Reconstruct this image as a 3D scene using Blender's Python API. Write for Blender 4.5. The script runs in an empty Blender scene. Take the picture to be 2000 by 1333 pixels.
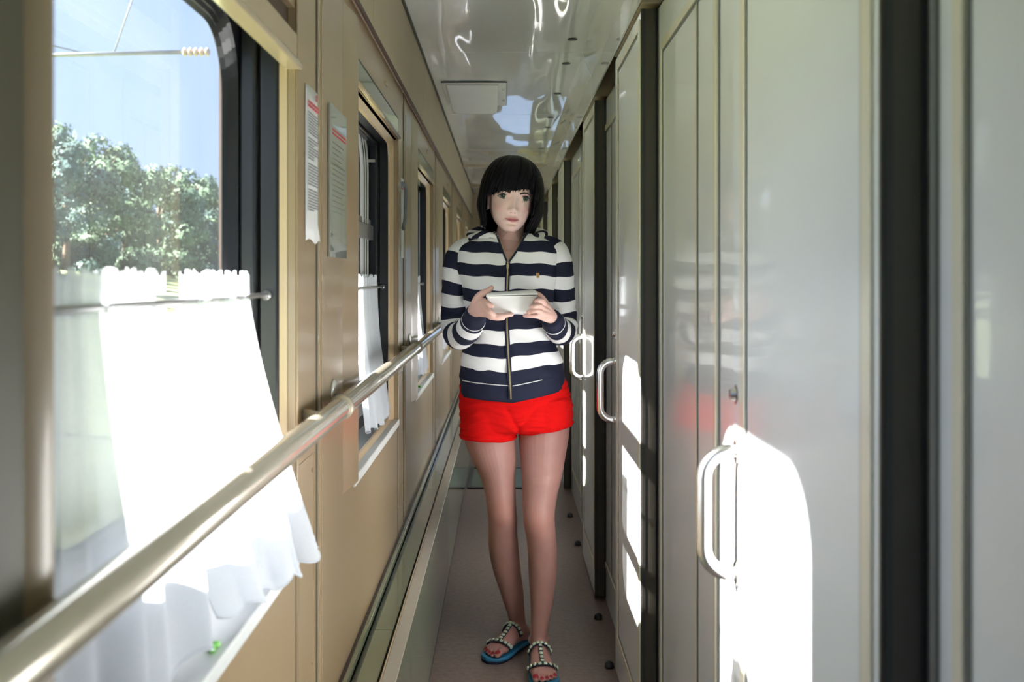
import bpy, bmesh, math, random
import numpy as np
from mathutils import Vector, Matrix
random.seed(7); RNG = np.random.default_rng(7)
sc = bpy.context.scene
COL = sc.collection
PI = math.pi

# ------------------------------------------------------------------ camera
EYE = 1.28
cam_d = bpy.data.cameras.new('camera'); cam = bpy.data.objects.new('camera', cam_d); COL.objects.link(cam)
cam.location = (0, 0, EYE); cam.rotation_euler = (PI/2, 0, 0)
cam_d.sensor_width = 36; cam_d.lens = 36; cam_d.shift_x = .0075; cam_d.shift_y = -.0618
cam_d.clip_start = .05; cam_d.clip_end = 2000
cam_d.dof.use_dof = True; cam_d.dof.focus_distance = 3.2; cam_d.dof.aperture_fstop = 5.0
sc.camera = cam
# ------------------------------------------------------------------ sky, sun, exposure
w = bpy.data.worlds.new('world'); sc.world = w; w.use_nodes = True
nt = w.node_tree; nt.nodes.clear()
wo = nt.nodes.new('ShaderNodeOutputWorld'); bg = nt.nodes.new('ShaderNodeBackground')
sky = nt.nodes.new('ShaderNodeTexSky'); sky.sky_type = 'NISHITA'; sky.sun_disc = False
sky.sun_elevation = math.radians(32); sky.sun_rotation = math.radians(238); sky.air_density = 1.0; sky.dust_density = 2.5; sky.ozone_density = 1.0
mixw = nt.nodes.new('ShaderNodeMix'); mixw.data_type = 'RGBA'; mixw.inputs[0].default_value = .72
mixw.inputs[7].default_value = (.47, .66, 1.0, 1)
sk2 = nt.nodes.new('ShaderNodeVectorMath'); sk2.operation = 'SCALE'; sk2.inputs[3].default_value = .115
nt.links.new(sky.outputs[0], sk2.inputs[0]); nt.links.new(sk2.outputs[0], mixw.inputs[6])
nt.links.new(mixw.outputs[2], bg.inputs[0]); bg.inputs[1].default_value = .215
nt.links.new(bg.outputs[0], wo.inputs[0])
sun_d = bpy.data.lights.new('sun', 'SUN'); sun = bpy.data.objects.new('sun', sun_d); COL.objects.link(sun)
SUN = Vector((.86, .185, -.665)).normalized()
sun.rotation_euler = SUN.to_track_quat('-Z', 'Y').to_euler(); sun.location = (-6, -4, 6)
sun_d.energy = 8; sun_d.color = (1, .95, .90); sun_d.angle = math.radians(.8)
sc.view_settings.view_transform = 'Standard'; sc.view_settings.look = 'None'
sc.view_settings.exposure = 2.85; sc.view_settings.gamma = 1; sc.view_settings.use_curve_mapping = False
sc.cycles.use_denoising = True
sc.cycles.max_bounces = 14; sc.cycles.diffuse_bounces = 8; sc.cycles.glossy_bounces = 6; sc.cycles.transparent_max_bounces = 16
sc.cycles.transmission_bounces = 8; sc.cycles.sample_clamp_indirect = 8; sc.cycles.caustics_reflective = False

# ------------------------------------------------------------------ materials
M = {}
def mat(name, col, rough=.5, metal=0, coat=0, coat_rough=.05, bump=0, bscale=60, bdet=3, var=0, vscale=8, spec=.5, vcol=None, stretch=None, sheen=0, bdist=.002, trans=0, sss=0):
    m = bpy.data.materials.new(name); m.use_nodes = True; t = m.node_tree
    b = t.nodes['Principled BSDF']
    b.inputs['Base Color'].default_value = (*col, 1); b.inputs['Roughness'].default_value = rough
    b.inputs['Metallic'].default_value = metal; b.inputs['Coat Weight'].default_value = coat
    b.inputs['Coat Roughness'].default_value = coat_rough; b.inputs['Specular IOR Level'].default_value = spec
    b.inputs['Sheen Weight'].default_value = sheen
    if sss:
        b.inputs['Subsurface Weight'].default_value = sss; b.inputs['Subsurface Scale'].default_value = .01
        b.inputs['Subsurface Radius'].default_value = (1, .35, .2)
    tc = t.nodes.new('ShaderNodeTexCoord'); mp = t.nodes.new('ShaderNodeMapping')
    t.links.new(tc.outputs['Object'], mp.inputs[0])
    if stretch: mp.inputs['Scale'].default_value = stretch
    if vcol:
        a = t.nodes.new('ShaderNodeVertexColor'); a.layer_name = vcol; src = a.outputs[0]
    else: src = None
    if var:
        n = t.nodes.new('ShaderNodeTexNoise'); n.inputs['Scale'].default_value = vscale; n.inputs['Detail'].default_value = 4
        t.links.new(mp.outputs[0], n.inputs['Vector'])
        r = t.nodes.new('ShaderNodeMapRange'); r.inputs[1].default_value = .25; r.inputs[2].default_value = .75
        r.inputs[3].default_value = 1 - var; r.inputs[4].default_value = 1 + var
        t.links.new(n.outputs[0], r.inputs[0])
        v = t.nodes.new('ShaderNodeVectorMath'); v.operation = 'SCALE'; v.inputs[0].default_value = col
        if src: t.links.new(src, v.inputs[0])
        t.links.new(r.outputs[0], v.inputs[3]); src = v.outputs[0]
    if src: t.links.new(src, b.inputs['Base Color'])
    if bump:
        n2 = t.nodes.new('ShaderNodeTexNoise'); n2.inputs['Scale'].default_value = bscale; n2.inputs['Detail'].default_value = bdet
        t.links.new(mp.outputs[0], n2.inputs['Vector'])
        bp = t.nodes.new('ShaderNodeBump'); bp.inputs['Strength'].default_value = bump; bp.inputs['Distance'].default_value = bdist
        t.links.new(n2.outputs[0], bp.inputs['Height']); t.links.new(bp.outputs[0], b.inputs['Normal'])
        if coat: t.links.new(bp.outputs[0], b.inputs['Coat Normal'])
    M[name] = m; return m
CREAM = (.32, .232, .132)
mat('cream', CREAM, .32, coat=.35, coat_rough=.12, var=.03, vscale=3, bump=.15, bscale=2.2, bdet=0, bdist=.01, spec=.5)
mat('cream_matte', (.40, .325, .225), .55, var=.04, vscale=4, bump=.08, bscale=180)
mat('cream_trim', (.48, .38, .25), .22, coat=.5, coat_rough=.08, var=.03, vscale=5)
mat('jamb', (.60, .45, .28), .35, var=.05, vscale=6, stretch=(1, 1, .1), coat=.2)
mat('panel', (.82, .87, .90), .26, coat=.55, coat_rough=.04, var=.02, vscale=2, bump=.05, bscale=1.6, bdet=0, bdist=.01)
mat('panel_trim', (.80, .77, .64), .25, coat=.4, coat_rough=.08, var=.03)
mat('seam', (.035, .035, .035), .5, var=.1)
mat('seam_grey', (.13, .14, .135), .35, var=.1)
mat('dark_edge', (.06, .054, .044), .45, bump=.2, bscale=300, var=.1, vscale=5, stretch=(1, 1, .05))
mat('ceiling', (.89, .93, .96), .2, coat=1.0, coat_rough=.02, bump=1.0, spec=.5, bscale=3.0, bdet=0, bdist=.012, stretch=(2.6, .55, 1), var=.02)
mat('diffuser', (.72, .73, .73), .45, var=.03, coat=.1)
mat('floor', (.185, .132, .115), .40, bump=.15, bscale=400, var=.22, vscale=55, spec=.3)
mat('green', (.125, .155, .095), .22, coat=.6, coat_rough=.05, var=.06, vscale=4, bump=.12, bscale=3, bdet=0, bdist=.01)
mat('green_dark', (.065, .11, .075), .3, coat=.5, var=.1)
mat('strip', (.36, .33, .28), .4, var=.05)
mat('black', (.012, .012, .014), .35, bump=.1, bscale=200, var=.2)
mat('rubber', (.018, .020, .026), .28, coat=.25, coat_rough=.2, bump=.4, bscale=9, bdet=4, bdist=.004, var=.3, vscale=14, stretch=(1, 1, .25))
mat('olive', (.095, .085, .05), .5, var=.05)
mat('brown', (.085, .055, .042), .6, var=.1, bump=.1, bscale=200)
mat('frame_white', (.62, .64, .64), .4, var=.05)
mat('frame_metal', (.45, .45, .46), .3, metal=.7, var=.1, vscale=20)
mat('chrome', (.88, .88, .88), .22, metal=1, var=.03, vscale=10)
mat('rail', (.68, .62, .50), .2, metal=.4, coat=.9, coat_rough=.05, var=.04, vscale=3, stretch=(1, .1, 1))
mat('rail_ring', (.50, .45, .34), .3, metal=.3, coat=.3, var=.05)
mat('paper', (.70, .71, .71), .5, var=.03)
mat('red_ink', (.55, .05, .08), .5, var=.1); mat('grey_ink', (.16, .16, .18), .5, var=.15)
mat('holder', (.33, .35, .31), .1, coat=.9, coat_rough=.02, var=.08, vscale=5)
mat('green_scrap', (.22, .62, .12), .5, var=.1)
mat('yellow', (.75, .62, .06), .6, var=.15, vscale=20)
mat('skin', (.62, .40, .32), .46, vcol='Col', var=.05, vscale=30, bump=.06, bscale=500, sss=.12, spec=.4)
mat('hair', (.004, .0035, .007), .42, var=.3, vscale=40, spec=.18)
mat('red_cloth', (.62, .004, .004), .9, spec=.15, var=.05, vscale=30, bump=.5, bscale=1, bdet=4, bdist=.02, stretch=(5, 5, 30), sheen=0)
mat('navy', (.006, .009, .032), .85, var=.1, bump=.3, bscale=500)
mat('white_cloth', (.78, .78, .78), .85, var=.03, bump=.3, bscale=500)
mat('brass', (.52, .40, .22), .3, metal=.9, var=.2, vscale=300)
mat('leather', (.40, .22, .07), .6, var=.1)
mat('foam', (.82, .83, .83), .45, var=.02, bump=.1, bscale=150, spec=.4)
mat('sole_blue', (.02, .17, .32), .5, var=.12); mat('sole_dark', (.008, .012, .04), .6, var=.1)
mat('bead', (.50, .60, .44), .3, coat=.4, var=.15, vscale=60)
mat('eye_mat', (1, 1, 1), .12, vcol='Col', coat=.8, coat_rough=.02)
mat('lash', (.01, .008, .01), .6, var=.1)
mat('brow', (.035, .02, .018), .8, var=.3, vscale=100)
mat('bark', (.14, .10, .07), .9, var=.3, bump=.5, bscale=10)
mat('grass', (.26, .31, .14), .9, var=.35, vscale=.8)
mat('leaf_a', (.075, .14, .11), .7, var=.35, vscale=.9); mat('leaf_b', (.11, .19, .11), .7, var=.35, vscale=.9); mat('leaf_c', (.07, .14, .125), .7, var=.35, vscale=.9)
mat('steel_grey', (.22, .24, .27), .5, metal=.3, var=.1)
mat('porcelain', (.42, .33, .27), .3, var=.1)

def glass_mat():
    m = bpy.data.materials.new('window_glass'); m.use_nodes = True; t = m.node_tree; t.nodes.clear()
    o = t.nodes.new('ShaderNodeOutputMaterial'); mx = t.nodes.new('ShaderNodeMixShader'); tr = t.nodes.new('ShaderNodeBsdfTransparent')
    gl = t.nodes.new('ShaderNodeBsdfGlossy'); gl.inputs['Roughness'].default_value = .01
    fr = t.nodes.new('ShaderNodeFresnel'); fr.inputs[0].default_value = 1.5
    ns = t.nodes.new('ShaderNodeTexNoise'); ns.inputs['Scale'].default_value = 3
    rg = t.nodes.new('ShaderNodeMapRange'); rg.inputs[3].default_value = .95; rg.inputs[4].default_value = 1.0
    cb = t.nodes.new('ShaderNodeCombineColor')
    t.links.new(ns.outputs[0], rg.inputs[0])
    for i in range(3): t.links.new(rg.outputs[0], cb.inputs[i])
    t.links.new(cb.outputs[0], tr.inputs[0])
    dd = t.nodes.new('ShaderNodeBsdfTranslucent'); dd.inputs[0].default_value = (.8, .82, .84, 1); md = t.nodes.new('ShaderNodeMixShader'); n3 = t.nodes.new('ShaderNodeTexNoise'); n3.inputs['Scale'].default_value = 2.2; n3.inputs['Detail'].default_value = 6
    r3 = t.nodes.new('ShaderNodeMapRange'); r3.inputs[3].default_value = .0; r3.inputs[4].default_value = .03; t.links.new(n3.outputs[0], r3.inputs[0]); t.links.new(r3.outputs[0], md.inputs[0])
    t.links.new(tr.outputs[0], md.inputs[1]); t.links.new(dd.outputs[0], md.inputs[2])
    t.links.new(fr.outputs[0], mx.inputs[0]); t.links.new(md.outputs[0], mx.inputs[1]); t.links.new(gl.outputs[0], mx.inputs[2]); t.links.new(mx.outputs[0], o.inputs[0])
    M['glass'] = m
glass_mat()
def curtain_mat():
    m = bpy.data.materials.new('curtain_cloth'); m.use_nodes = True; t = m.node_tree; t.nodes.clear()
    o = t.nodes.new('ShaderNodeOutputMaterial')
    df = t.nodes.new('ShaderNodeBsdfDiffuse'); df.inputs[0].default_value = (.82, .85, .90, 1)
    tl = t.nodes.new('ShaderNodeBsdfTranslucent'); tl.inputs[0].default_value = (.82, .85, .90, 1)
    tr = t.nodes.new('ShaderNodeBsdfTransparent')
    m1 = t.nodes.new('ShaderNodeMixShader'); m1.inputs[0].default_value = .5
    m2 = t.nodes.new('ShaderNodeMixShader')
    wv = t.nodes.new('ShaderNodeTexNoise'); wv.inputs['Scale'].default_value = 260; wv.inputs['Detail'].default_value = 1
    mr = t.nodes.new('ShaderNodeMapRange'); mr.inputs[3].default_value = .10; mr.inputs[4].default_value = .34
    t.links.new(wv.outputs[0], mr.inputs[0]); t.links.new(mr.outputs[0], m2.inputs[0])
    t.links.new(df.outputs[0], m1.inputs[1]); t.links.new(tl.outputs[0], m1.inputs[2])
    t.links.new(m1.outputs[0], m2.inputs[1]); t.links.new(tr.outputs[0], m2.inputs[2]); t.links.new(m2.outputs[0], o.inputs[0])
    M['curtain'] = m
curtain_mat()
def stripe_mat():
    """navy and white stripes; the band number is carried by the cloth's own UV map (v)"""
    m = bpy.data.materials.new('striped_cloth'); m.use_nodes = True; t = m.node_tree; b = t.nodes['Principled BSDF']
    b.inputs['Roughness'].default_value = .85; b.inputs['Sheen Weight'].default_value = 0
    uv = t.nodes.new('ShaderNodeUVMap'); uv.uv_map = 'UVMap'; sx = t.nodes.new('ShaderNodeSeparateXYZ'); t.links.new(uv.outputs[0], sx.inputs[0])
    fr = t.nodes.new('ShaderNodeMath'); fr.operation = 'FRACT'; t.links.new(sx.outputs[1], fr.inputs[0])
    gt = t.nodes.new('ShaderNodeMath'); gt.operation = 'GREATER_THAN'; gt.inputs[1].default_value = .5; t.links.new(fr.outputs[0], gt.inputs[0])
    mx = t.nodes.new('ShaderNodeMix'); mx.data_type = 'RGBA'; mx.inputs[6].default_value = (.006, .009, .032, 1); mx.inputs[7].default_value = (.90, .90, .91, 1)
    t.links.new(gt.outputs[0], mx.inputs[0]); t.links.new(mx.outputs[2], b.inputs['Base Color'])
    tc = t.nodes.new('ShaderNodeTexCoord'); n = t.nodes.new('ShaderNodeTexNoise'); n.inputs['Scale'].default_value = 16; n.inputs['Detail'].default_value = 3
    t.links.new(tc.outputs['Object'], n.inputs[0]); bp = t.nodes.new('ShaderNodeBump'); bp.inputs['Strength'].default_value = .5; bp.inputs['Distance'].default_value = .008
    t.links.new(n.outputs[0], bp.inputs['Height']); t.links.new(bp.outputs[0], b.inputs['Normal'])
    M['stripe'] = m
stripe_mat()

# ------------------------------------------------------------------ mesh helpers
class MB:
    def __init__(s): s.v = []; s.f = []; s.mi = []; s.uv = []
    def add(s, vs, fs, mi=0, uv=None):
        o = len(s.v); s.v += [tuple(p) for p in vs]; s.f += [tuple(i+o for i in f) for f in fs]; s.mi += [mi]*len(fs)
        s.uv += (list(uv) if uv is not None else [(0, 0)]*len(vs)); return s
    def box(s, a, b, mi=0):
        x0, y0, z0 = a; x1, y1, z1 = b
        vs = [(x0,y0,z0),(x1,y0,z0),(x1,y1,z0),(x0,y1,z0),(x0,y0,z1),(x1,y0,z1),(x1,y1,z1),(x0,y1,z1)]
        return s.add(vs, [(0,3,2,1),(4,5,6,7),(0,1,5,4),(1,2,6,5),(2,3,7,6),(3,0,4,7)], mi)
    def loft(s, rings, close=True, cap=True, mi=0, uv=None, ring_closed=True):
        n = len(rings[0]); vs = [p for r in rings for p in r]; fs = []
        m = n if ring_closed else n-1
        for i in range(len(rings)-1):
            for j in range(m):
                k = (j+1) % n
                fs.append((i*n+j, i*n+k, (i+1)*n+k, (i+1)*n+j))
        if cap and ring_closed:
            fs.append(tuple(range(n-1, -1, -1))); fs.append(tuple((len(rings)-1)*n+j for j in range(n)))
        return s.add(vs, fs, mi, uv)
    def tube(s, pts, r, n=12, mi=0, caps=True):
        pts = [Vector(p) for p in pts]; R = r if hasattr(r, '__len__') else [r]*len(pts)
        rings = []; up = None
        for i, p in enumerate(pts):
            d = (pts[min(i+1, len(pts)-1)] - pts[max(i-1, 0)]).normalized()
            if up is None:
                up = Vector((0,0,1)) if abs(d.z) < .9 else Vector((0,1,0))
            x = d.cross(up).normalized(); up = x.cross(d).normalized()
            rr = R[i]; rx, ry = rr if hasattr(rr, '__len__') else (rr, rr)
            rings.append([p + x*math.cos(a)*rx + up*math.sin(a)*ry for a in [2*PI*k/n for k in range(n)]])
        return s.loft(rings, cap=caps, mi=mi)
    def capsule(s, pts, r, n=10, mi=0):
        pts = [Vector(p) for p in pts]; R = list(r) if hasattr(r, '__len__') else [r]*len(pts)
        a = (pts[0]-pts[1]).normalized(); b = (pts[-1]-pts[-2]).normalized()
        P0 = [pts[0]+a*R[0]*k for k in (.98, .8, .45)]; P1 = [pts[-1]+b*R[-1]*k for k in (.45, .8, .98)]
        return s.tube(P0+pts+P1, [R[0]*k for k in (.2, .6, .89)]+R+[R[-1]*k for k in (.89, .6, .2)], n, mi)
    def disc(s, c, axis, r, h, n=20, mi=0):
        c = Vector(c); a = Vector(axis).normalized()
        return s.tube([c, c+a*h], [r, r], n, mi)
    def ico(s, c, r, sub=2, mi=0, rot=None):
        bm = bmesh.new(); bmesh.ops.create_icosphere(bm, subdivisions=sub, radius=1); c = Vector(c)
        r = r if hasattr(r, '__len__') else (r, r, r); bm.verts.ensure_lookup_table()
        vs = []
        for v in bm.verts:
            q = Vector((v.co.x*r[0], v.co.y*r[1], v.co.z*r[2]))
            if rot: q = rot @ q
            vs.append(q + c)
        fs = [tuple(v.index for v in f.verts) for f in bm.faces]; bm.free()
        return s.add(vs, fs, mi)
    def build(s, name, mats, parent=None, smooth=False, bevel=0, wn=False):
        me = bpy.data.meshes.new(name); me.from_pydata([tuple(v) for v in s.v], [], s.f)
        mats = mats if isinstance(mats, (list, tuple)) else [mats]
        for m in mats: me.materials.append(M[m])
        me.polygons.foreach_set('material_index', s.mi)
        if any(u != (0, 0) for u in s.uv):
            l = me.uv_layers.new(name='UVMap'); li = np.empty(len(me.loops), dtype=np.int32); me.loops.foreach_get('vertex_index', li)
            l.data.foreach_set('uv', np.array(s.uv, dtype=np.float32)[li].ravel())
        me.polygons.foreach_set('use_smooth', [bool(smooth)]*len(me.polygons))
        me.update(); o = bpy.data.objects.new(name, me); COL.objects.link(o)
        if parent: o.parent = parent; o.matrix_parent_inverse = parent.matrix_basis.inverted()
        if bevel:
            b = o.modifiers.new('bevel', 'BEVEL'); b.width = bevel; b.segments = 2; b.limit_method = 'ANGLE'; b.angle_limit = .6
            me.polygons.foreach_set('use_smooth', [True]*len(me.polygons))
            b.harden_normals = True
        return o
def empty(name, loc=(0, 0, 0)):
    o = bpy.data.objects.new(name, None); COL.objects.link(o); o.location = loc; o.empty_display_size = .05; return o
def tag(o, label=None, cat=None, group=None, kind=None):
    if label: o['label'] = label
    if cat: o['category'] = cat
    if group: o['group'] = group
    if kind: o['kind'] = kind
    return o
def struct(o, label=None, cat=None): return tag(o, label, cat, kind='structure')
def copy_tree(o, parent=None, loc=None):
    c = o.copy(); COL.objects.link(c)
    if parent is not None: c.parent = parent
    if loc is not None: c.location = loc
    for ch in list(o.children): copy_tree(ch, c)
    return c
def rrect(y0, y1, z0, z1, r, x, n=8):
    """rounded rectangle loop in a plane of constant x"""
    out = []
    for cy, cz, a0 in ((y1-r, z1-r, 0), (y0+r, z1-r, 90), (y0+r, z0+r, 180), (y1-r, z0+r, 270)):
        for k in range(n+1):
            a = math.radians(a0 + 90*k/n); out.append((x, cy+r*math.cos(a), cz+r*math.sin(a)))
    return out
def catmull(P, n=8):
    P = [np.array(p, float) for p in P]; Q = [2*P[0]-P[1]] + P + [2*P[-1]-P[-2]]; out = []
    for i in range(1, len(Q)-2):
        for k in range(n):
            t = k/n; a, b, c, d = Q[i-1], Q[i], Q[i+1], Q[i+2]
            out.append(.5*((2*b)+(-a+c)*t+(2*a-5*b+4*c-d)*t*t+(-a+3*b-3*c+d)*t**3))
    out.append(P[-1]); return out
# ------------------------------------------------------------------ carriage shell
Y0, Y1 = -1.3, 11.1            # corridor ends
XL, XR = -.36, .404            # window-side lining, compartment-side wall
CZ = 2.19                      # ceiling
struct(MB().box((-.62, Y0, -.03), (.62, Y1, 0)).build('floor', 'floor'))
PITCH = 1.68
WINS = [(-1.22, -.60), (-.45, .20), (.802, 1.765)] + [(2.45+k*PITCH, 3.45+k*PITCH) for k in range(5)]
WINS = [w_ for w_ in WINS if w_[1] < Y1-.1]
SILL, WTOP = .80, 1.745
# --- window-side wall: lining with openings, outer skin behind it
wl = MB()
TH = .014
edges = [Y0]
for a, b in WINS: edges += [a, b]
edges.append(Y1)
for i in range(0, len(edges), 2):
    wl.box((XL-TH, edges[i], 0), (XL, edges[i+1], CZ))
for k, (a, b) in enumerate(WINS):
    wl.box((XL-TH, a, 0), (XL, b, SILL)); wl.box((XL-TH, a, 1.83 if k == 2 else WTOP), (XL, b, CZ))
struct(wl.build('wall_left', 'cream'))
skin = MB()
for i in range(0, len(edges), 2):
    skin.box((-.492, edges[i], -.6), (-.48, edges[i+1], 2.5))
for a, b in WINS:
    skin.box((-.492, a, -.6), (-.48, b, .86)); skin.box((-.492, a, 1.77), (-.48, b, 2.5))
skin.box((-.492, Y0-.05, 2.5), (.7, Y1+.05, 2.55)); skin.box((-.492, Y0-.05, -.6), (.7, Y1+.05, -.55))

struct(skin.build('wall_outer', 'brown'))
# seams and cover strips of the lining
sm = MB(); st = MB()
for a, b in WINS:
    y = b + .195
    sm.box((XL-.001, y-.003, .41), (XL+.0012, y+.003, 1.94))
    st.box((XL, y+.006, .42), (XL+.003, y+.02, 1.94)); st.box((XL, y+.05, .42), (XL+.0025, y+.058, 1.94))
    sm.box((XL-.001, b+.002, .41), (XL+.001, b+.0045, SILL))
    # hatch outline beside the seam
    st.box((XL, b+.018, .50), (XL+.002, b+.022, .95)); st.box((XL, y-.03, .50), (XL+.002, y-.026, .95)); st.box((XL, b+.018, .947), (XL+.002, y-.026, .951))
    for zz in (.92, .56): st.disc((XL, y-.045, zz), (1, 0, 0), .004, .003, 8)
struct(sm.build('trim_1', 'seam')); struct(st.build('trim_2', 'cream_trim'))
# moulded wedge at the near side of every window, and sill lip
wd = MB()
for k, (a, b) in enumerate(WINS):
    ya = a-.17 if k > 2 else a-.05
    p = 0.013
    for (z0, z1) in ((SILL-.004, 1.90),):
        vs = [(XL, ya, z0), (XL+p, a-.028, z0), (XL+p, a-.012, z0), (XL, a, z0), (XL, ya, z1), (XL+p, a-.028, z1), (XL+p, a-.012, z1), (XL, a, z1)]
        wd.add(vs, [(0, 1, 5, 4), (1, 2, 6, 5), (2, 3, 7, 6), (0, 3, 2, 1), (4, 5, 6, 7), (3, 0, 4, 7)])
    wd.box((XL, b, SILL), (XL+.004, b+.014, 1.80))
struct(wd.build('trim_3', 'cream', bevel=.004))
struct(MB().box((XL-.001, Y0+.01, .42), (XL+.004, .772, 1.93)).build('trim_10', 'olive', bevel=.002))  # strip added in a dark colour to stand in for the unlit wall
# cornice on the window side: leaning panels with a dark lip
cn = MB()
ys = [Y0, -.2, 1.0, 2.7, 4.35, 6.05, 7.7, 9.4, Y1]
for i in range(len(ys)-1):
    a, b = ys[i]+.002, ys[i+1]-.002
    vs = [(XL, a, 1.937), (-.348, a, 1.937), (-.335, a, CZ-.004), (XL, a, CZ-.004)]; vs += [(x, b, z) for x, _, z in vs]
    cn.add(vs, [(0, 1, 5, 4), (1, 2, 6, 5), (2, 3, 7, 6), (3, 0, 4, 7), (0, 3, 2, 1), (4, 5, 6, 7)])
struct(cn.build('trim_4', 'cream_matte'))
lp = MB(); lp.tube([(-.348, Y0, 1.934), (-.348, Y1, 1.934)], .006, 10)
struct(lp.build('trim_5', 'brown', smooth=True))
gp = MB(); gp.box((-.345, Y0, CZ-.006), (-.326, Y1, CZ-.001)); struct(gp.build('trim_6', 'black'))

# --- ceiling with slanted side and its hanging strip over the doors
ce = MB()
cy = [Y0, -.6, 1.0, 2.55, 4.13, 5.7, 7.3, 8.9, Y1]
for i in range(len(cy)-1):
    a, b = cy[i]+.0015, cy[i+1]-.0015
    pr = [(-.34, CZ), (.315, CZ), (.350, 2.09), (.350, 2.0), (.356, 2.0), (.356, 2.10), (.322, CZ+.012), (-.34, CZ+.012)]
    n = len(pr); vs = [(x, a, z) for x, z in pr] + [(x, b, z) for x, z in pr]
    ce.add(vs, [(j, (j+1) % n, (j+1) % n+n, j+n) for j in range(n)] + [tuple(range(n-1, -1, -1)), tuple(range(n, 2*n))])
ceil = struct(ce.build('ceiling', 'ceiling'))
struct(MB().box((-.52, Y0, CZ+.02), (.6, Y1, CZ+.03)).build('trim_7', 'black'))
hv = MB()
for (yy, xx) in ((1.2, .26), (2.1, .26), (3.0, .26), (3.9, .26), (4.34, .262), (5.05, .262), (5.8, .262), (6.19, .262), (7.2, .262), (8.4, .262)):
    hv.disc((xx, yy, CZ-.003), (0, 0, 1), .018, .004, 20)
hv.build('vent_hole', 'seam', ceil)

# --- compartment-side wall
wr = MB()
wr.box((XR, Y0, 0), (XR+.03, Y1, 1.99)); wr.box((.47, Y0, 1.96), (.50, Y1, CZ+.02)); wr.box((XR, Y0, 1.985), (.47, Y1, 1.99))
struct(wr.build('wall_right', 'panel'))
DOORS = [-.74, .98, 2.69, 4.07, 6.18, 7.72, 9.5]
NOM = [-.74, .98, 2.69, 4.40, 6.12, 7.84, 9.56]
pt_, sg = MB(), MB()
def frame_x(mb, x0, x1, y0, y1, z0, z1, t):
    mb.box((x0, y0, z0), (x1, y0+t, z1)); mb.box((x0, y1-t, z0), (x1, y1, z1))
    mb.box((x0, y0+t, z0), (x1, y1-t, z0+t)); mb.box((x0, y0+t, z1-t), (x1, y1-t, z1))
for y in NOM:
    frame_x(pt_, XR-.005, XR, y+.96, y+1.655, .13, 1.885, .022)
    frame_x(sg, XR-.0015, XR+.001, y+.983, y+1.632, .155, 1.862, .008)
    sg.box((XR-.002, y+1.152, .163), (XR+.001, y+1.164, 1.854)); sg.box((XR-.002, y+.935, 0.02), (XR+.001, y+.947, 1.985))
    sg.box((XR-.002, y+1.69, 0.02), (XR+.001, y+1.698, 1.985))
    pt_.box((XR-.003, y+1.165, .163), (XR, y+1.18, 1.854))
struct(pt_.build('trim_8', 'panel_trim', bevel=.002)); struct(sg.build('trim_9', 'seam_grey'))
DW = .63
for k, y in enumerate(DOORS):
    x0 = .36
    d = struct(MB().box((x0, y, .012), (XR-.006, y+DW, 1.985)).build('door_%d' % (k+1), 'panel', bevel=.003),
               ['pale sliding door behind the viewer', 'nearest pale sliding door with the large sunlit handle', 'second pale sliding door, its handle level with the red shorts', 'third sliding door, slid a little open, beside the striped sleeve', 'fourth sliding door along the corridor', 'fifth sliding door along the corridor', 'last sliding door near the corridor end'][k], 'door')
    MB().box((x0-.0015, y-.004, .010), (XR-.004, y+.0005, 1.986)).build('edge_profile', 'dark_edge', d)
    MB().box((x0+.002, y-.0055, .010), (x0+.010, y-.0035, 1.986)).build('edge_groove', 'seam', d)
    MB().box((XR-.007, y-.006, .010), (XR-.001, y-.0005, 1.986)).build('edge_gasket', 'black', d)
    m1 = MB(); frame_x(m1, x0-.004, x0, y+.018, y+.572, .12, 1.965, .028)
    m1.build('moulding', 'panel_trim', d, bevel=.003)
    m2 = MB(); frame_x(m2, x0-.0012, x0+.001, y+.046, y+.544, .148, 1.937, .008); m2.build('panel_seam', 'seam_grey', d)
    # handle: round bar bent at both ends, with collars
    hy = y+.60; zc = .918; hl = .094
    pts = []
    for s in (1, -1):
        arc = []
        for q in range(9):
            a = math.radians(90*q/8); rr = .040
            arc.append((x0-.012-rr*math.sin(a), hy, zc+s*(hl-rr+rr*math.cos(a))))
        pts += ([(x0, hy, zc+s*hl)]+arc) if s == 1 else list(reversed([(x0, hy, zc+s*hl)]+arc))
    hb = MB(); hb.tube(pts, .0115, 16); h_ = hb.build('door_handle', 'chrome', d, smooth=True)
    for s in (1, -1): MB().disc((x0-.004, hy, zc+s*hl), (1, 0, 0), .0185, .004, 24).build('handle_collar', 'chrome', h_, smooth=False)
    lk = MB(); lk.disc((x0-.003, hy, 1.10), (1, 0, 0), .016, .003, 24); lk.tube([(x0-.004, hy, 1.10), (x0-.012, hy, 1.10)], [.010, .008], 16); lk.build('lock_knob', 'chrome', d)
    struct(MB().box((x0-.001, y-.012, 2.0), (.468, y+DW+.02, 2.17)).build('trim_%d' % (20+k), 'cream_matte', bevel=.002))
for k, (yy, xx) in enumerate(((3.36, .345), (3.84, .352), (4.9, .352), (5.48, .352))):
    sp = MB(); sp.tube([(xx, yy, 0), (xx, yy, .006), (xx, yy, .016), (xx, yy, .022)], [.017, .016, .014, .006], 18)
    tag(sp.build('door_stop', 'black', smooth=True), ['round dark floor stop beside the second door handle side, nearest of the four', 'round dark floor stop just before the dark edge of the third door', 'round dark floor stop under the third door, third from the viewer', 'small dark floor stop farthest along the compartment doors'][k], 'door stop', 'floor stops along the doors')

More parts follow.
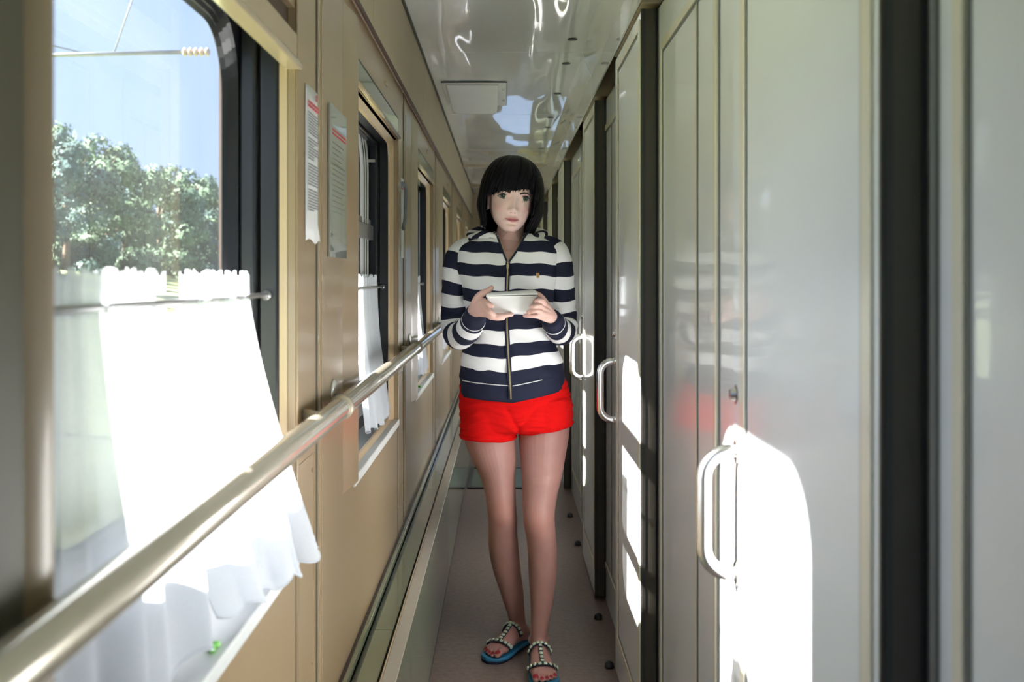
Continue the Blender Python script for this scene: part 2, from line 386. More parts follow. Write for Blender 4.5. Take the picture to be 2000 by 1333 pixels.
# --- corridor ends
q = MB(); q.box((-.53, Y1, 0), (0, Y1+.03, CZ+.02)); q.box((.30, Y1, 0), (.55, Y1+.03, CZ+.02)); q.box((0, Y1, 0), (.30, Y1+.03, 1.1)); q.box((0, Y1, 1.6), (.30, Y1+.03, CZ+.02)); struct(q.build('wall_end', 'cream_matte'))
q = MB(); q.box((-.53, Y0-.03, -.6), (.7, Y0, .85)); q.box((-.53, Y0-.03, 2.08), (.7, Y0, 2.55)); q.box((-.53, Y0-.03, .85), (-.34, Y0, 2.08)); q.box((.36, Y0-.03, .85), (.7, Y0, 2.08))
struct(q.build('wall_back', 'cream_matte'))
q = MB(); q.add([(-.34, Y0-.015, .85), (.36, Y0-.015, .85), (.36, Y0-.015, 2.08), (-.34, Y0-.015, 2.08)], [(0, 1, 2, 3)]); struct(q.build('window_20', 'glass'))  # unseen window and opening behind the camera, added for fill light
q = MB(); q.box((-.2, Y1-.03, 0), (0, Y1, 2.0)); q.box((.30, Y1-.03, 0), (.34, Y1, 2.0)); q.box((0, Y1-.03, 0), (.30, Y1, 1.1)); q.box((0, Y1-.03, 1.6), (.30, Y1, 2.0))
ed = struct(q.build('door_8', 'cream', bevel=.004), 'cream door closing the far end of the corridor', 'door')
MB().add([(0, Y1-.015, 1.1), (.30, Y1-.015, 1.1), (.30, Y1-.015, 1.6), (0, Y1-.015, 1.6)], [(0, 1, 2, 3)]).build('door_pane', 'glass', ed)  # hidden pane and wall opening added to light the far end
yb = MB(); yb.box((.13, Y1-.075, 1.68), (.345, Y1-.045, 1.90)); yb.box((.14, Y1-.046, 1.76), (.2, Y1-.030, 1.82))  # yellow boxes stand in for something yellow-lit at the far end
tag(yb.build('yellow_sign', 'yellow', bevel=.01), 'blurred yellow board on the far end door, seen past the neck', 'sign')
c2 = MB(); c2.box((-.33, 9.9, CZ-.03), (.31, 9.98, CZ)); c2.box((-.33, 8.2, CZ-.02), (.31, 8.25, CZ)); struct(c2.build('trim_30', 'cream_matte'))

# --- floor hatch
fh = empty('floor_hatch', (0, 6.5, 0)); tag(fh, 'dark framed hatch plate in the corridor floor, behind the legs', 'hatch')
MB().box((-.215, 6.24, 0), (.24, 6.84, .006)).build('hatch_plate', 'green_dark', fh)
q = MB()
for a in ((-.225, 6.2, .24, 6.24), (-.225, 6.84, .24, 6.87), (-.225, 6.24, -.2, 6.84), (.225, 6.24, .25, 6.84)): q.box((a[0], a[1], 0), (a[2], a[3], .010))
q.build('hatch_frame', 'black', fh, bevel=.002)

# ------------------------------------------------------------------ windows
def ring_between(mb, A, B, mi=0):
    n = len(A); mb.add(A+B, [(j, (j+1) % n, (j+1) % n+n, j+n) for j in range(n)], mi)
for k, (a, b) in enumerate(WINS):
    first = (k <= 2)
    o = struct(empty('window_%d' % (k+1), (-.42, (a+b)/2, SILL)), None, None)
    # reveal: warm jambs, sill board, head
    rv = MB()
    rv.box((-.388, b, SILL), (XL-TH+.001, b+.012, WTOP)); rv.box((-.388, a-.012, SILL), (XL-TH+.001, a, WTOP))
    rv.build('reveal', 'jamb', o)
    sl = MB(); sl.box((-.475, a-.01, SILL-.02), (XL+.006, b+.01, SILL+.0035)); sl.box((-.478, a, SILL), (-.455, b, SILL+.055)); sl.build('window_sill', 'frame_white', o, bevel=.004)
    hd = MB(); hd.box((-.475, a-.01, WTOP), (XL-.002, b+.01, WTOP+.02)); hd.build('window_head', 'cream', o)
    # black rubber lining of the jambs
    rb = MB()
    for (x0, x1, off) in ((-.424, -.389, 0), (-.455, -.426, .010)):
        rb.box((x0, b-off, SILL), (x1, b+.012, WTOP)); rb.box((x0, a-.012, SILL), (x1, a+off, WTOP)); rb.box((x0, a, WTOP-.012-off), (x1, b, WTOP))
    rb.build('rubber_lining', 'rubber', o, bevel=.006)
    br = MB(); br.box((-.4535, a, SILL+.056), (-.436, b, SILL+.105)); br.box((-.4535, a, SILL+.112), (-.442, b, SILL+.143)); br.build('lower_rail', 'frame_metal', o, bevel=.004)
    # outer frame: rounded ridges, then glass
    e = .012; zb, zt = (SILL+.15, WTOP-.02)
    ya, ybb = (a+.19, b-.01) if k == 2 else ((a+.02, b-.47) if k == 3 else (a+.2, b-.3) if k > 3 else (a+.02, b-.02))  # second and farther panes narrowed to block sun, rear ones widened for fill light
    fr = MB(); R0 = .12
    outer = rrect(a-.011, b+.011, SILL+.001, WTOP-.001, .003, -.454)
    lipr = rrect(ya-.012, ybb+.012, zb-.012, zt+.012, R0+.01, -.456)
    ring_between(fr, outer, lipr, 1); outer = lipr
    prev = outer
    ridges = [(0.0, -.456, 1), (0.004, -.462, 1), (.010, -.459, 0), (.014, -.466, 1), (.020, -.463, 0), (.024, -.470, 1), (.030, -.467, 0), (.034, -.476, 1)]
    for (of, x, mi) in ridges:
        cur = rrect(ya+of, ybb-of, zb+of, zt-of, R0-of*.5, x)
        ring_between(fr, prev, cur, mi); prev = cur
    fr.build('window_frame', ['frame_white', 'rubber'], o, smooth=False)
    gl = MB(); g = rrect(ya+.03, ybb-.03, zb+.03, zt-.03, R0-.015, -.4745); g2 = [(x-.004, y, z) for x, y, z in g]
    gl.add(g, [tuple(range(len(g)))]); gl.build('glass_pane', 'glass', o)
    if k == 2:
        MB().box((-.4535, a-.008, SILL+.01), (-.446, ya-.014, WTOP-.01)).build('side_frame', 'frame_white', o, bevel=.002)  # unseen white panel added to brighten the curtain in front of it
    if not first:
        rg_ = MB(); prev = None; sc_ = 1.0 if k == 3 else 0.05
        for of, x, mi in ((.40, -.4535, 1), (.395, -.447, 0), (.35, -.447, 0), (.345, -.452, 1), (.335, -.452, 1), (.33, -.447, 0), (.30, -.447, 0), (.295, -.452, 1), (.285, -.452, 1), (.28, -.447, 0), (.25, -.447, 0), (.245, -.4535, 0)):
            of *= sc_
            cur = rrect(ya-.01, ybb+of, zb+.02-of*.1, zt-.02+of*.1, .13, x)
            if prev: ring_between(rg_, prev, cur, mi)
            prev = cur
        rg_.build('ridged_profile', ['frame_white', 'rubber'], o)
        tb = MB(); tb.box((-.472, a, 1.405), (-.440, b, 1.455)); tb.box((-.462, a, 1.455), (-.448, b, 1.475)); tb.build('transom_bar', 'frame_metal', o, bevel=.004)
        rf = MB(); A = rrect(a-.001, b+.001, SILL+.0, WTOP+.0, .003, -.372); B = rrect(a+.012, b-.012, SILL+.012, WTOP-.014, .06, -.384); ring_between(rf, A, B)
        C_ = rrect(a+.014, b-.014, SILL+.014, WTOP-.016, .06, -.39); ring_between(rf, B, C_)
        rf.build('inner_surround', 'jamb', o)
        kp = MB(); kp.box((-.463, b-.085, WTOP-.085), (-.425, b-.035, WTOP-.075)); kp.build('transom_catch', 'chrome', o)
# flaps of the blind housings above the windows
for k, (a, b) in enumerate(WINS):
    if k == 2: continue
    fl = empty('blind_housing', (XL, (a+b)/2, 1.745))
    tag(fl, {0: 'cream blind housing above the window farthest behind the viewer', 1: 'cream blind housing above the window behind the viewer', 3: 'cream blind housing flap above the second window, behind the mirror-like holder', 4: 'cream blind housing flap above the third window', 5: 'cream blind housing flap above the fourth window'}.get(k, 'cream blind housing flap above a far window, number %s from the corridor end' % {6: 'two', 7: 'one'}.get(k, 'none')), 'blind housing', 'blind housings above the windows')
    if k == 6: fl['label'] = 'small cream blind housing flap above the window second from the corridor end'
    if k == 7: fl['label'] = 'tiny cream blind housing flap above the last window'
    MB().box((XL-.001, a+.03, 1.765), (XL+.004, b-.005, 1.812)).build('flap', 'green', fl, bevel=.001)
    q = MB(); frame_x(q, XL-.001, XL+.002, a+.02, b+.003, 1.755, 1.820, .007); q.build('flap_seam', 'seam', fl)
    MB().tube([(XL+.006, a+.02, 1.752), (XL+.006, b+.002, 1.752)], .006, 10).build('lower_lip', 'cream_trim', fl, smooth=True)
    MB().box((XL, (a+b)/2+.13, 1.862), (XL+.004, (a+b)/2+.18, 1.874)).build('latch', 'cream_trim', fl, bevel=.001)
# first window: roller blind drawn a little way, bottom bar showing
a, b = WINS[2]
bl = empty('roller_blind', (-.365, (a+b)/2, 1.64)); tag(bl, 'brown roller blind with a cream bottom bar at the top of the nearest window', 'roller blind')
MB().box((-.376, a, 1.69), (-.373, b-.004, 1.94)).build('blind_fabric', 'brown', bl)
q = MB(); q.box((-.379, a-.002, 1.652), (-.356, b-.003, 1.70)); q.build('bottom_bar', 'cream_matte', bl, bevel=.004)
q = MB(); q.box((-.379, a-.002, 1.640), (-.350, b+.010, 1.653)); q.build('bottom_lip', 'cream_trim', bl, bevel=.003)
# ------------------------------------------------------------------ curtains
def curtain(name, ya0, yb0, ya1, yb1, z1a, z1b, xt, xb_a, xb_b, nf, seed, label, group, blow=0., bow_a=0., bow_b=0., zt=1.287, fullness=.011):
    """cloth gathered on a rod; (ya0, yb0) its span on the rod, (ya1, yb1) the span of its hem, z1a/z1b the hem heights at both corners"""
    rs = random.Random(seed); NU, NV = 150, 70
    ph = [rs.uniform(0, 6.28) for _ in range(5)]; ROD = 1.25
    vs = []; fs = []
    for j in range(NV+1):
        t = j/NV
        for i in range(NU+1):
            u = i/NU
            hem = z1a + (z1b-z1a)*u + .006*math.sin(u*31+ph[3]) - .012*math.sin(PI*u)
            if t < .12:                       # ruffle above the rod and the gathered pocket
                q = t/.12; z = zt + .004*math.sin(u*70+ph[0]) + (ROD-.02-zt)*q
            else:
                q = (t-.12)/.88; z = (ROD-.02) + (hem-(ROD-.02))*q
            s = max(0, (ROD-z)/(ROD-.82)); s2 = s**1.15
            y = (ya0+(yb0-ya0)*u)*(1-s2) + (ya1+(yb1-ya1)*u)*s2
            y += (bow_a*(1-u)+bow_b*u)*math.sin(PI*min(1, s))**.6
            xb = xb_a+(xb_b-xb_a)*u
            x = xt + (xb-xt)*s**1.4
            w_ = u*nf*2*PI
            fine = math.sin(u*nf*3.1*2*PI+ph[1]); 
            amp = fullness*(.25+.9*min(1, s*1.3))
            if z > ROD+.012: amp = .006
            f = (.55*math.sin(w_+ph[2]+1.3*math.sin(u*7+ph[4])+.5*s)*(.6+.5*math.sin(u*5+ph[3]))+.55*math.sin(u*nf*.43*2*PI+ph[1]+1.1*s)) * amp + fine*.0022*max(0, 1-s*1.5) + blow*math.sin(PI*u*1.0)*math.sin(PI*min(1, s))*.6
            if abs(z-ROD) < .012: x += 0
            x += f; y += math.cos(w_*1.0+ph[0])*amp*.3
            vs.append((x, y, z))
    for j in range(NV):
        for i in range(NU):
            p = j*(NU+1)+i; fs.append((p, p+1, p+NU+2, p+NU+1))
    o = MB().add(vs, fs).build(name, 'curtain', None, smooth=True)
    so = o.modifiers.new('thick', 'SOLIDIFY'); so.thickness = .0006
    hm = MB(); row = NV*(NU+1)
    pts = [vs[row+i] for i in range(0, NU+1, 3)]
    hm.tube([(p[0], p[1], p[2]+.0015) for p in pts], .0016, 6); hm.build('hem', 'curtain', o, smooth=True)
    pk = [Vector(vs[int(NV*.11)*(NU+1)+i])+Vector((.0012, 0, 0)) for i in range(0, NU+1, 2)]
    return tag(o, label, 'curtain', group)
curtain('curtain', .80, 1.19, .70, 1.235, .77, .83, -.412, -.385, -.372, 6, 3, 'white gathered curtain on the near half of the nearest window', None, fullness=.017, bow_b=.03)
curtain('curtain', 1.30, 1.635, 1.36, 1.785, .835, .805, -.408, -.360, -.328, 6, 11, 'white curtain blowing out past the far edge of the nearest window', None, blow=.02, fullness=.017, bow_a=-.07, bow_b=.012)
LB = {3: 'white gathered curtain hanging in the second window, above the rail ring', 4: 'narrow white curtain in the third window, just left of the striped sleeve', 5: 'white curtain in the fourth window, glimpsed beside the elbow', 6: 'white curtain in the fifth window', 7: 'white curtain in the last window'}
for k in (3, 4, 5, 6, 7):
    if k >= len(WINS): continue
    a, b = WINS[k]
    curtain('curtain', b-.62, b-.125, b-.60, b-.085, .845, .85, -.412, -.385, -.368, 9, 20+k, LB[k], 'curtains in the farther windows', fullness=.010)
for k in range(2, len(WINS)):
    a, b = WINS[k]
    r = MB(); r.tube([(-.410, a+.001, 1.25), (-.410, b-.001, 1.25)], .0042, 10)
    r.disc((-.41, b-.006, 1.25), (0, 1, 0), .009, .005, 12); r.disc((-.41, a+.001, 1.25), (0, 1, 0), .009, .005, 12)
    tag(r.build('curtain_rod', 'frame_metal', smooth=True), 'thin curtain rod across the ' + ['nearest', 'second', 'third', 'fourth', 'fifth', 'last'][k-2] + ' window carrying its white curtain', 'curtain rod', 'curtain rods')
for (x, y, z, lab) in ((-.372, 1.30, SILL+.0035, 'green scrap of plastic on the sill of the nearest window, below the curtain gap'), (-.40, 1.34, SILL+.0035, 'tiny green scrap deeper on the nearest sill beside the blowing curtain'), (-.366, WINS[4][0]+.30, SILL+.0035, 'tiny green scrap on the sill of the third window')):
    g = MB(); rs = random.Random(int(y*100))
    for q in range(3):
        g.ico((x+rs.uniform(-.004, .004), y+q*.008, z+.005), (.006, .008, .005), 1)
    tag(g.build('green_scrap', 'green_scrap'), lab, 'scrap', 'green scraps on the sills')

# ------------------------------------------------------------------ handrail
XH, ZH, RR = -.322, 1.024, .021
hr = tag(empty('handrail', (XH, .6, 0)), 'polished beige handrail running along the window side of the corridor', 'handrail')
MB().tube([(XH, -1.25, ZH), (XH, .4, ZH), (XH, 2, ZH), (XH, 4, ZH), (XH, 7, ZH), (XH, 10.6, ZH)], RR, 40).build('rail_bar', 'rail', hr, smooth=True)
for y in [2.02+1.72*i for i in range(-1, 5)]:
    q = MB(); q.tube([(XH, y-.011, ZH), (XH, y-.010, ZH), (XH, y+.010, ZH), (XH, y+.011, ZH)], [RR+.0005, RR+.0038, RR+.0038, RR+.0005], 32); q.build('rail_ring', 'rail_ring', hr, smooth=True)
    q = MB(); q.tube([(XL, y+.13, ZH+.005), (XH, y+.13, ZH+.003)], .0075, 14); q.build('bracket', 'steel_grey', hr, smooth=True)
    q = MB(); q.tube([(XL, y+.13, ZH+.012), (XL+.003, y+.13, ZH+.012), (XL+.005, y+.13, ZH+.012)], [.032, .032, .026], 28); q.build('rosette', 'chrome', hr, smooth=True)
    q = MB(); q.tube([(XL, y-.19, ZH+.012), (XH, y-.19, ZH+.006)], .010, 14); q.build('bracket', 'rail_ring', hr, smooth=True)

# ------------------------------------------------------------------ heater cover along the wall
ht = tag(empty('heater_cover', (-.29, 1, 0)), 'long low green-grey heater casing at the foot of the window wall', 'heater cover')
XF, HZ = -.2326, .409
cuts = [Y0, .9, 2.55, 4.25, 5.95, 7.65, 9.35, Y1-.02]
for i in range(len(cuts)-1):
    a, b = cuts[i]+.0015, cuts[i+1]-.0015
    MB().box((XF-.012, a, .035), (XF, b, HZ)).build('front_panel', 'green', ht, bevel=.0015)
    MB().box((-.322, a, HZ-.016), (-.2765, b, HZ-.006)).build('top_plate', 'green', ht, bevel=.001)
MB().box((-.265, Y0, HZ-.004), (XF-.001, Y1-.02, HZ+.001)).build('top_strip', 'strip', ht, bevel=.001)
q = MB(); q.box((-.269, Y0, HZ-.010), (-.2655, Y1-.02, HZ+.001)); q.build('strip_edge', 'cream_trim', ht)
yy = .98; proto = None
while yy < 6.2:
    if proto is None: proto = MB().disc((-.249, yy, HZ+.0005), (0, 0, 1), .0035, .001, 8).build('screw', 'seam', ht); y_first = yy
    else: c_ = proto.copy(); COL.objects.link(c_); c_.parent = ht; c_.location = (proto.location.x, proto.location.y+yy-y_first, proto.location.z)
    yy += .115
q = MB(); q.box((-.278, Y0, .1), (-.268, Y1-.02, HZ-.02)); q.build('grille_slot', 'black', ht)
yy = .9; proto = None
while yy < 6.2:
    if proto is None: proto = MB().box((-.2765, yy, HZ-.012), (-.2690, yy+.03, HZ-.004)).build('slot_bridge', 'green', ht); y_first = yy
    else: c_ = proto.copy(); COL.objects.link(c_); c_.parent = ht; c_.location = (proto.location.x, proto.location.y+yy-y_first, proto.location.z)
    yy += .145
q = MB(); q.box((-.338, Y0, HZ-.05), (-.3225, Y1-.02, HZ-.022)); q.build('rear_channel', 'green_dark', ht)
q = MB(); q.box((-.349, Y0, HZ-.016), (-.3385, Y1-.02, HZ+.002)); q.build('rear_lip', 'green', ht, bevel=.002)
q = MB(); q.box((XL, Y0, HZ-.03), (-.3495, Y1-.02, HZ-.005)); q.box((XF-.010, Y0, 0), (XF-.004, Y1-.02, .036)); q.box((XL, Y0, 0.0), (-.35, Y1-.02, .05)); q.build('shadow_gap', 'black', ht)

# ------------------------------------------------------------------ notices
nt_ = tag(empty('paper_notice', (XL, 1.91, 1.35)), 'white paper notice with a red heading stuck beside the nearest window', 'notice')
q = MB(); n = 10; vs = []
for j in range(9):
    for i in range(n+1):
        u = i/n; t = j/8
        vs.append((XL+.0012+.0035*math.sin(PI*u)*(.4+.6*t)+.004*(t > .9)*u, 1.846+.126*u, 1.632-.285*t+.004*math.sin(u*9)*(t > .95)))
q.add(vs, [(j*(n+1)+i, j*(n+1)+i+1, (j+1)*(n+1)+i+1, (j+1)*(n+1)+i) for j in range(8) for i in range(n)])
sh = q.build('sheet', 'paper', nt_, smooth=True); so = sh.modifiers.new('t', 'SOLIDIFY'); so.thickness = .0004; so.offset = -1
def lines(parent, x, y0, y1, rows, seed, mat_, name, hh=.0022):
    rs = random.Random(seed); q = MB()
    for z, fr_ in rows:
        y = y0
        while y < y0+(y1-y0)*fr_:
            L = rs.uniform(.006, .016); e = min(y+L, y0+(y1-y0)*fr_); q.box((x, y, z), (x+.0003, e, z+hh)); y = e+.0022
    return q.build(name, mat_, parent)
rs = random.Random(4)
lines(nt_, XL+.0058, 1.852, 1.962, [(1.598, 1), (1.591, .97)], 1, 'red_ink', 'red_heading', .005)
lines(nt_, XL+.0058, 1.926, 1.94, [(1.612, 1), (1.619, 1)], 1, 'red_ink', 'red_emblem', .005)
lines(nt_, XL+.0058, 1.852, 1.962, [(1.58-.0052*i, rs.choice((1, .9, .95, .8, .5))) for i in range(36) if i % 9 != 8], 2, 'grey_ink', 'text_lines')
hd_ = tag(empty('plate_holder', (XL, 2.2, 1.32)), 'glossy clear plate with a framed notice on the pillar, its lower corner reflecting', 'notice holder')
MB().box((XL+.001, 2.087, 1.322), (XL+.006, 2.30, 1.638)).build('plate', 'holder', hd_, bevel=.001)
lines(hd_, XL+.0062, 2.11, 2.285, [(1.585, 1), (1.577, 1)], 5, 'red_ink', 'red_heading', .004)
lines(hd_, XL+.0062, 2.11, 2.27, [(1.56-.011*i, rs.choice((1, .9, .7))) for i in range(14)], 6, 'grey_ink', 'text_lines', .0012)
# paper and hooked strap beyond the second window
n2 = tag(empty('paper_notice', (XL, 3.63, 1.35)), 'small pale notice with a red heading between the second and third windows', 'notice')
MB().box((XL+.0005, 3.56, 1.35), (XL+.0015, 3.66, 1.63)).build('sheet', 'paper', n2)
lines(n2, XL+.0017, 3.57, 3.65, [(1.60, 1), (1.592, .9)], 7, 'red_ink', 'red_heading', .006)
gh = tag(empty('coat_hook', (XL, 3.57, 1.5)), 'dark grey hooked handle hanging on the wall between the second and third windows', 'hook')
q = MB(); q.tube(catmull([(XL, 3.54, 1.60), (XL+.012, 3.56, 1.605), (XL+.016, 3.58, 1.585), (XL+.014, 3.585, 1.53), (XL+.014, 3.57, 1.48), (XL+.010, 3.54, 1.45)], 6), [(.006, .009)]*31, 12); q.build('handle_loop', 'steel_grey', gh, smooth=True)
MB().box((XL, 3.53, 1.585), (XL+.004, 3.56, 1.615)).build('base_plate', 'chrome', gh, bevel=.001)

# ------------------------------------------------------------------ ceiling lamp (unlit)
for i, yb_ in enumerate((4.74,)):
    lt = tag(empty('ceiling_light', (-.14, yb_+.3, CZ)), 'unlit rectangular ceiling lamp with a drooping grey diffuser', 'ceiling light')
    q = MB(); frame_x_ = [(-.292, yb_, .004), (.010, yb_+.62, 0)]
    q.box((-.292, yb_, CZ-.010), (.010, yb_+.62, CZ-.004)); q.build('lamp_frame', 'diffuser', lt, bevel=.002)
    q = MB(); q.box((-.294, yb_-.003, CZ-.006), (.012, yb_+.623, CZ-.002)); q.build('lamp_gasket', 'seam', lt)
    q = MB(); rings = []
    for (t, sx, d) in ((0, 1, .008), (.25, .99, .020), (.6, .975, .040), (.85, .955, .054), (.97, .93, .058), (1, .90, .045), (1.0, .9, .008)):
        y = yb_+.02+t*.52; cx, hw = -.150, .124*sx
        rings.append([(cx-hw, y, CZ-.009), (cx-hw*.97, y, CZ-.009-d*.85), (cx-hw*.8, y, CZ-.009-d), (cx+hw*.8, y, CZ-.009-d), (cx+hw*.97, y, CZ-.009-d*.85), (cx+hw, y, CZ-.009)])
    q.loft(rings); q.build('diffuser', 'diffuser', lt, smooth=False, bevel=.004)
    for yy in (yb_+.12, yb_+.42):
        MB().tube([(-.006, yy, CZ-.010), (-.006, yy, CZ-.020)], .008, 12).build('clip_screw', 'chrome', lt, smooth=False)

# ------------------------------------------------------------------ outside: bank, trees, overhead line
g = MB(); rs = random.Random(5); NX, NY = 24, 60; vs = []
for j in range(NY+1):
    for i in range(NX+1):
        x = -1.5-(i/NX)**1.4*130; y = -40+j*6.5
        z = -1.35 + 3.0*max(0, min(1, (-x-7)/18)) + .25*math.sin(x*.7+y*.13) * (x < -6) + max(0, (-x-30))*.012
        vs.append((x, y, z))
g.add(vs, [(j*(NX+1)+i, j*(NX+1)+i+1, (j+1)*(NX+1)+i+1, (j+1)*(NX+1)+i) for j in range(NY) for i in range(NX)])
struct(g.build('ground', 'grass', smooth=True))
def tree(seed, h, w_, leafm):
    rs = random.Random(seed); rg = np.random.default_rng(seed)
    root = empty('tree', (0, 0, 0))
    tr = MB(); tr.tube([(0, 0, -.5), (.1, .05, h*.3), (-.05, .1, h*.6), (.05, 0, h*.9)], [w_*.05, w_*.04, w_*.028, .02], 8)
    for i in range(7):
        a = rs.uniform(0, 6.28); z0 = h*rs.uniform(.3, .7)
        tr.tube([(0, 0, z0), (math.cos(a)*w_*.2, math.sin(a)*w_*.2, z0+h*.10), (math.cos(a)*w_*.4, math.sin(a)*w_*.4, z0+h*.17)], [.06, .04, .015], 6)
    tr.build('trunk', 'bark', root, smooth=True)
    cl = MB()
    blobs = []
    for i in range(26):
        t = rs.uniform(.22, 1.0); rad = w_*.5*(1-((t-.45)/.6)**2 if t > .45 else .75+t*.5)
        a = rs.uniform(0, 6.28); rr = rad*math.sqrt(rs.uniform(.1, 1)); s = rs.uniform(.6, 1.15)*w_*.19
        blobs.append((rr*math.cos(a), rr*math.sin(a), h*t-s*.5, s))
    for i in range(12):
        a = rs.uniform(0, 6.28); blobs.append((w_*.40*math.cos(a), w_*.40*math.sin(a), rs.uniform(1.0, 2.6), w_*.17))
    vs, fs = [], []
    for bx, by, bz, s in blobs:
        N = 330
        d = rg.normal(size=(N, 3)); d /= np.linalg.norm(d, axis=1)[:, None]
        p = d*(s*(.65+.4*rg.random((N, 1))))*np.array([1, 1, .8]) + np.array([bx, by, bz])
        t1 = rg.normal(size=(N, 3)); t1 -= d*np.sum(t1*d, 1)[:, None]*.7; t1 /= np.linalg.norm(t1, axis=1)[:, None]
        t2 = np.cross(d, t1); L = s*.13*(.6+.8*rg.random((N, 1)))
        for k in range(N):
            o = len(vs); a_, b_, c_ = p[k], t1[k]*L[k], t2[k]*L[k]*.6
            vs += [a_-b_, a_-c_, a_+b_, a_+c_]; fs.append((o, o+1, o+2, o+3))
    cl.add(vs, fs); cl.build('crown', leafm, root)
    return root
protos = [tree(1, 8.2, 6.2, 'leaf_a'), tree(2, 9.0, 6.4, 'leaf_b'), tree(3, 8.6, 5.4, 'leaf_c')]
TG = 'trees along the far bank'
first = [True]*3; ti = 0
rs = random.Random(9)
KIND = ['mid green', 'bright yellow-green', 'dark blue-green']
spots = [(0, 34+6.4*i) for i in range(22)] + [(1, 37+7.5*i) for i in range(17)]
ORD = 'first second third fourth fifth sixth seventh eighth ninth tenth eleventh twelfth thirteenth fourteenth fifteenth sixteenth seventeenth eighteenth nineteenth twentieth twenty-first twenty-second'.split()
cnt = {}
for row, yy in spots:
    k = rs.randrange(3); x = (-25 if row == 0 else -32.5)+rs.uniform(-.8, .8); y = yy+rs.uniform(-.8, .8)
    if first[k]: o = protos[k]; first[k] = False
    else: o = copy_tree(protos[k])
    s = rs.uniform(.80, 1.06)*(1.0 if row == 0 else 1.2)
    o.location = (x, y, .3); o.rotation_euler = (0, 0, rs.uniform(0, 6.28)); o.scale = (s, s, s*1.12)
    c_ = cnt[(row, k)] = cnt.get((row, k), 0)+1
    tag(o, '%s leafy tree, %s of its shade in the %s of the tree line' % (KIND[k], ORD[c_-1], ['front row', 'back row'][row]), 'tree', TG)
ol = tag(empty('overhead_line_bracket', (-9, 15.6, -1.3)), 'overhead line cross arm with an insulator and wires, seen against the sky', 'overhead line')
MB().tube([(-9, 15.6, -1.3), (-9, 15.6, 7)], .14, 14).build('pole', 'steel_grey', ol, smooth=True)
MB().tube([(-9, 15.6, 4.62), (-4.9, 15.6, 4.72)], .034, 10).build('cross_arm', 'steel_grey', ol, smooth=True)
q = MB()
for i in range(5): q.tube([(-4.9+i*.085, 15.6, 4.72), (-4.87+i*.085, 15.6, 4.72), (-4.83+i*.085, 15.6, 4.72)], [.04, .075, .04], 14)
q.build('insulator', 'porcelain', ol, smooth=True)
q = MB(); q.tube([(-5.95, 15.6, 4.70), (-5.40, 15.6, 6.3)], .013, 8); q.tube([(-9, 15.6, 5.2), (-5.6, 15.6, 6.6)], .03, 8); q.tube([(-9, 15.6, 5.3), (-6.2, 15.6, 4.66)], .012, 8); q.build('stay_wire', 'steel_grey', ol, smooth=True)
MB().tube([(-4.3, 15.6, 4.72), (-2.5, 15.6, 4.72)], .022, 8).build('registration_arm', 'steel_grey', ol, smooth=True)
q = MB()
for (x, z) in ((-2.5, 4.72), (-2.6, 6.1)): q.tube([(x, -40, z), (x, 60, z), (x, 160, z)], .009, 6)
tag(q.build('overhead_wire', 'steel_grey'), 'pair of long overhead wires running along the track outside', 'wire')
# ------------------------------------------------------------------ the woman
def at(px, py, Y): return Vector(((px-985)*Y/2000, Y, EYE-(py-543)*Y/2000))
def ell(c, rx, ry, n=40, ex=2.0, tilt=0., back=1.0):
    out = []
    for k in range(n):
        a = 2*PI*k/n; cx, sy = math.cos(a), math.sin(a)
        x = rx*math.copysign(abs(cx)**(2/ex), cx); y = ry*math.copysign(abs(sy)**(2/ex), sy)
        if y > 0: y *= back
        out.append((c[0]+x, c[1]+y, c[2]+tilt*x))
    return out
def voxel(objs_mb, size, smooth_it=3, factor=.5):
    me = bpy.data.meshes.new('tmp'); me.from_pydata([tuple(v) for v in objs_mb.v], [], objs_mb.f); me.update()
    bm = bmesh.new(); bm.from_mesh(me); bmesh.ops.recalc_face_normals(bm, faces=bm.faces[:]); bm.to_mesh(me); bm.free()
    o = bpy.data.objects.new('tmp', me); COL.objects.link(o)
    r = o.modifiers.new('r', 'REMESH'); r.mode = 'VOXEL'; r.voxel_size = size; r.adaptivity = 0
    s = o.modifiers.new('s', 'SMOOTH'); s.iterations = smooth_it; s.factor = factor
    dg = bpy.context.evaluated_depsgraph_get(); ev = o.evaluated_get(dg)
    out = bpy.data.meshes.new_from_object(ev); bpy.data.objects.remove(o); bpy.data.meshes.remove(me)
    return out
woman = tag(empty('person', (.05, 3.42, 0)), 'person with black bobbed hair in striped zip jacket and red shorts, holding a white box', 'person')
def attach(me, name, mats, parent=None, smooth=True):
    parent = parent or woman
    me.materials.clear()
    for m in (mats if isinstance(mats, (list, tuple)) else [mats]): me.materials.append(M[m])
    me.polygons.foreach_set('use_smooth', [smooth]*len(me.polygons)); me.name = name
    o = bpy.data.objects.new(name, me); COL.objects.link(o); o.parent = parent; o.matrix_parent_inverse = parent.matrix_basis.inverted(); return o

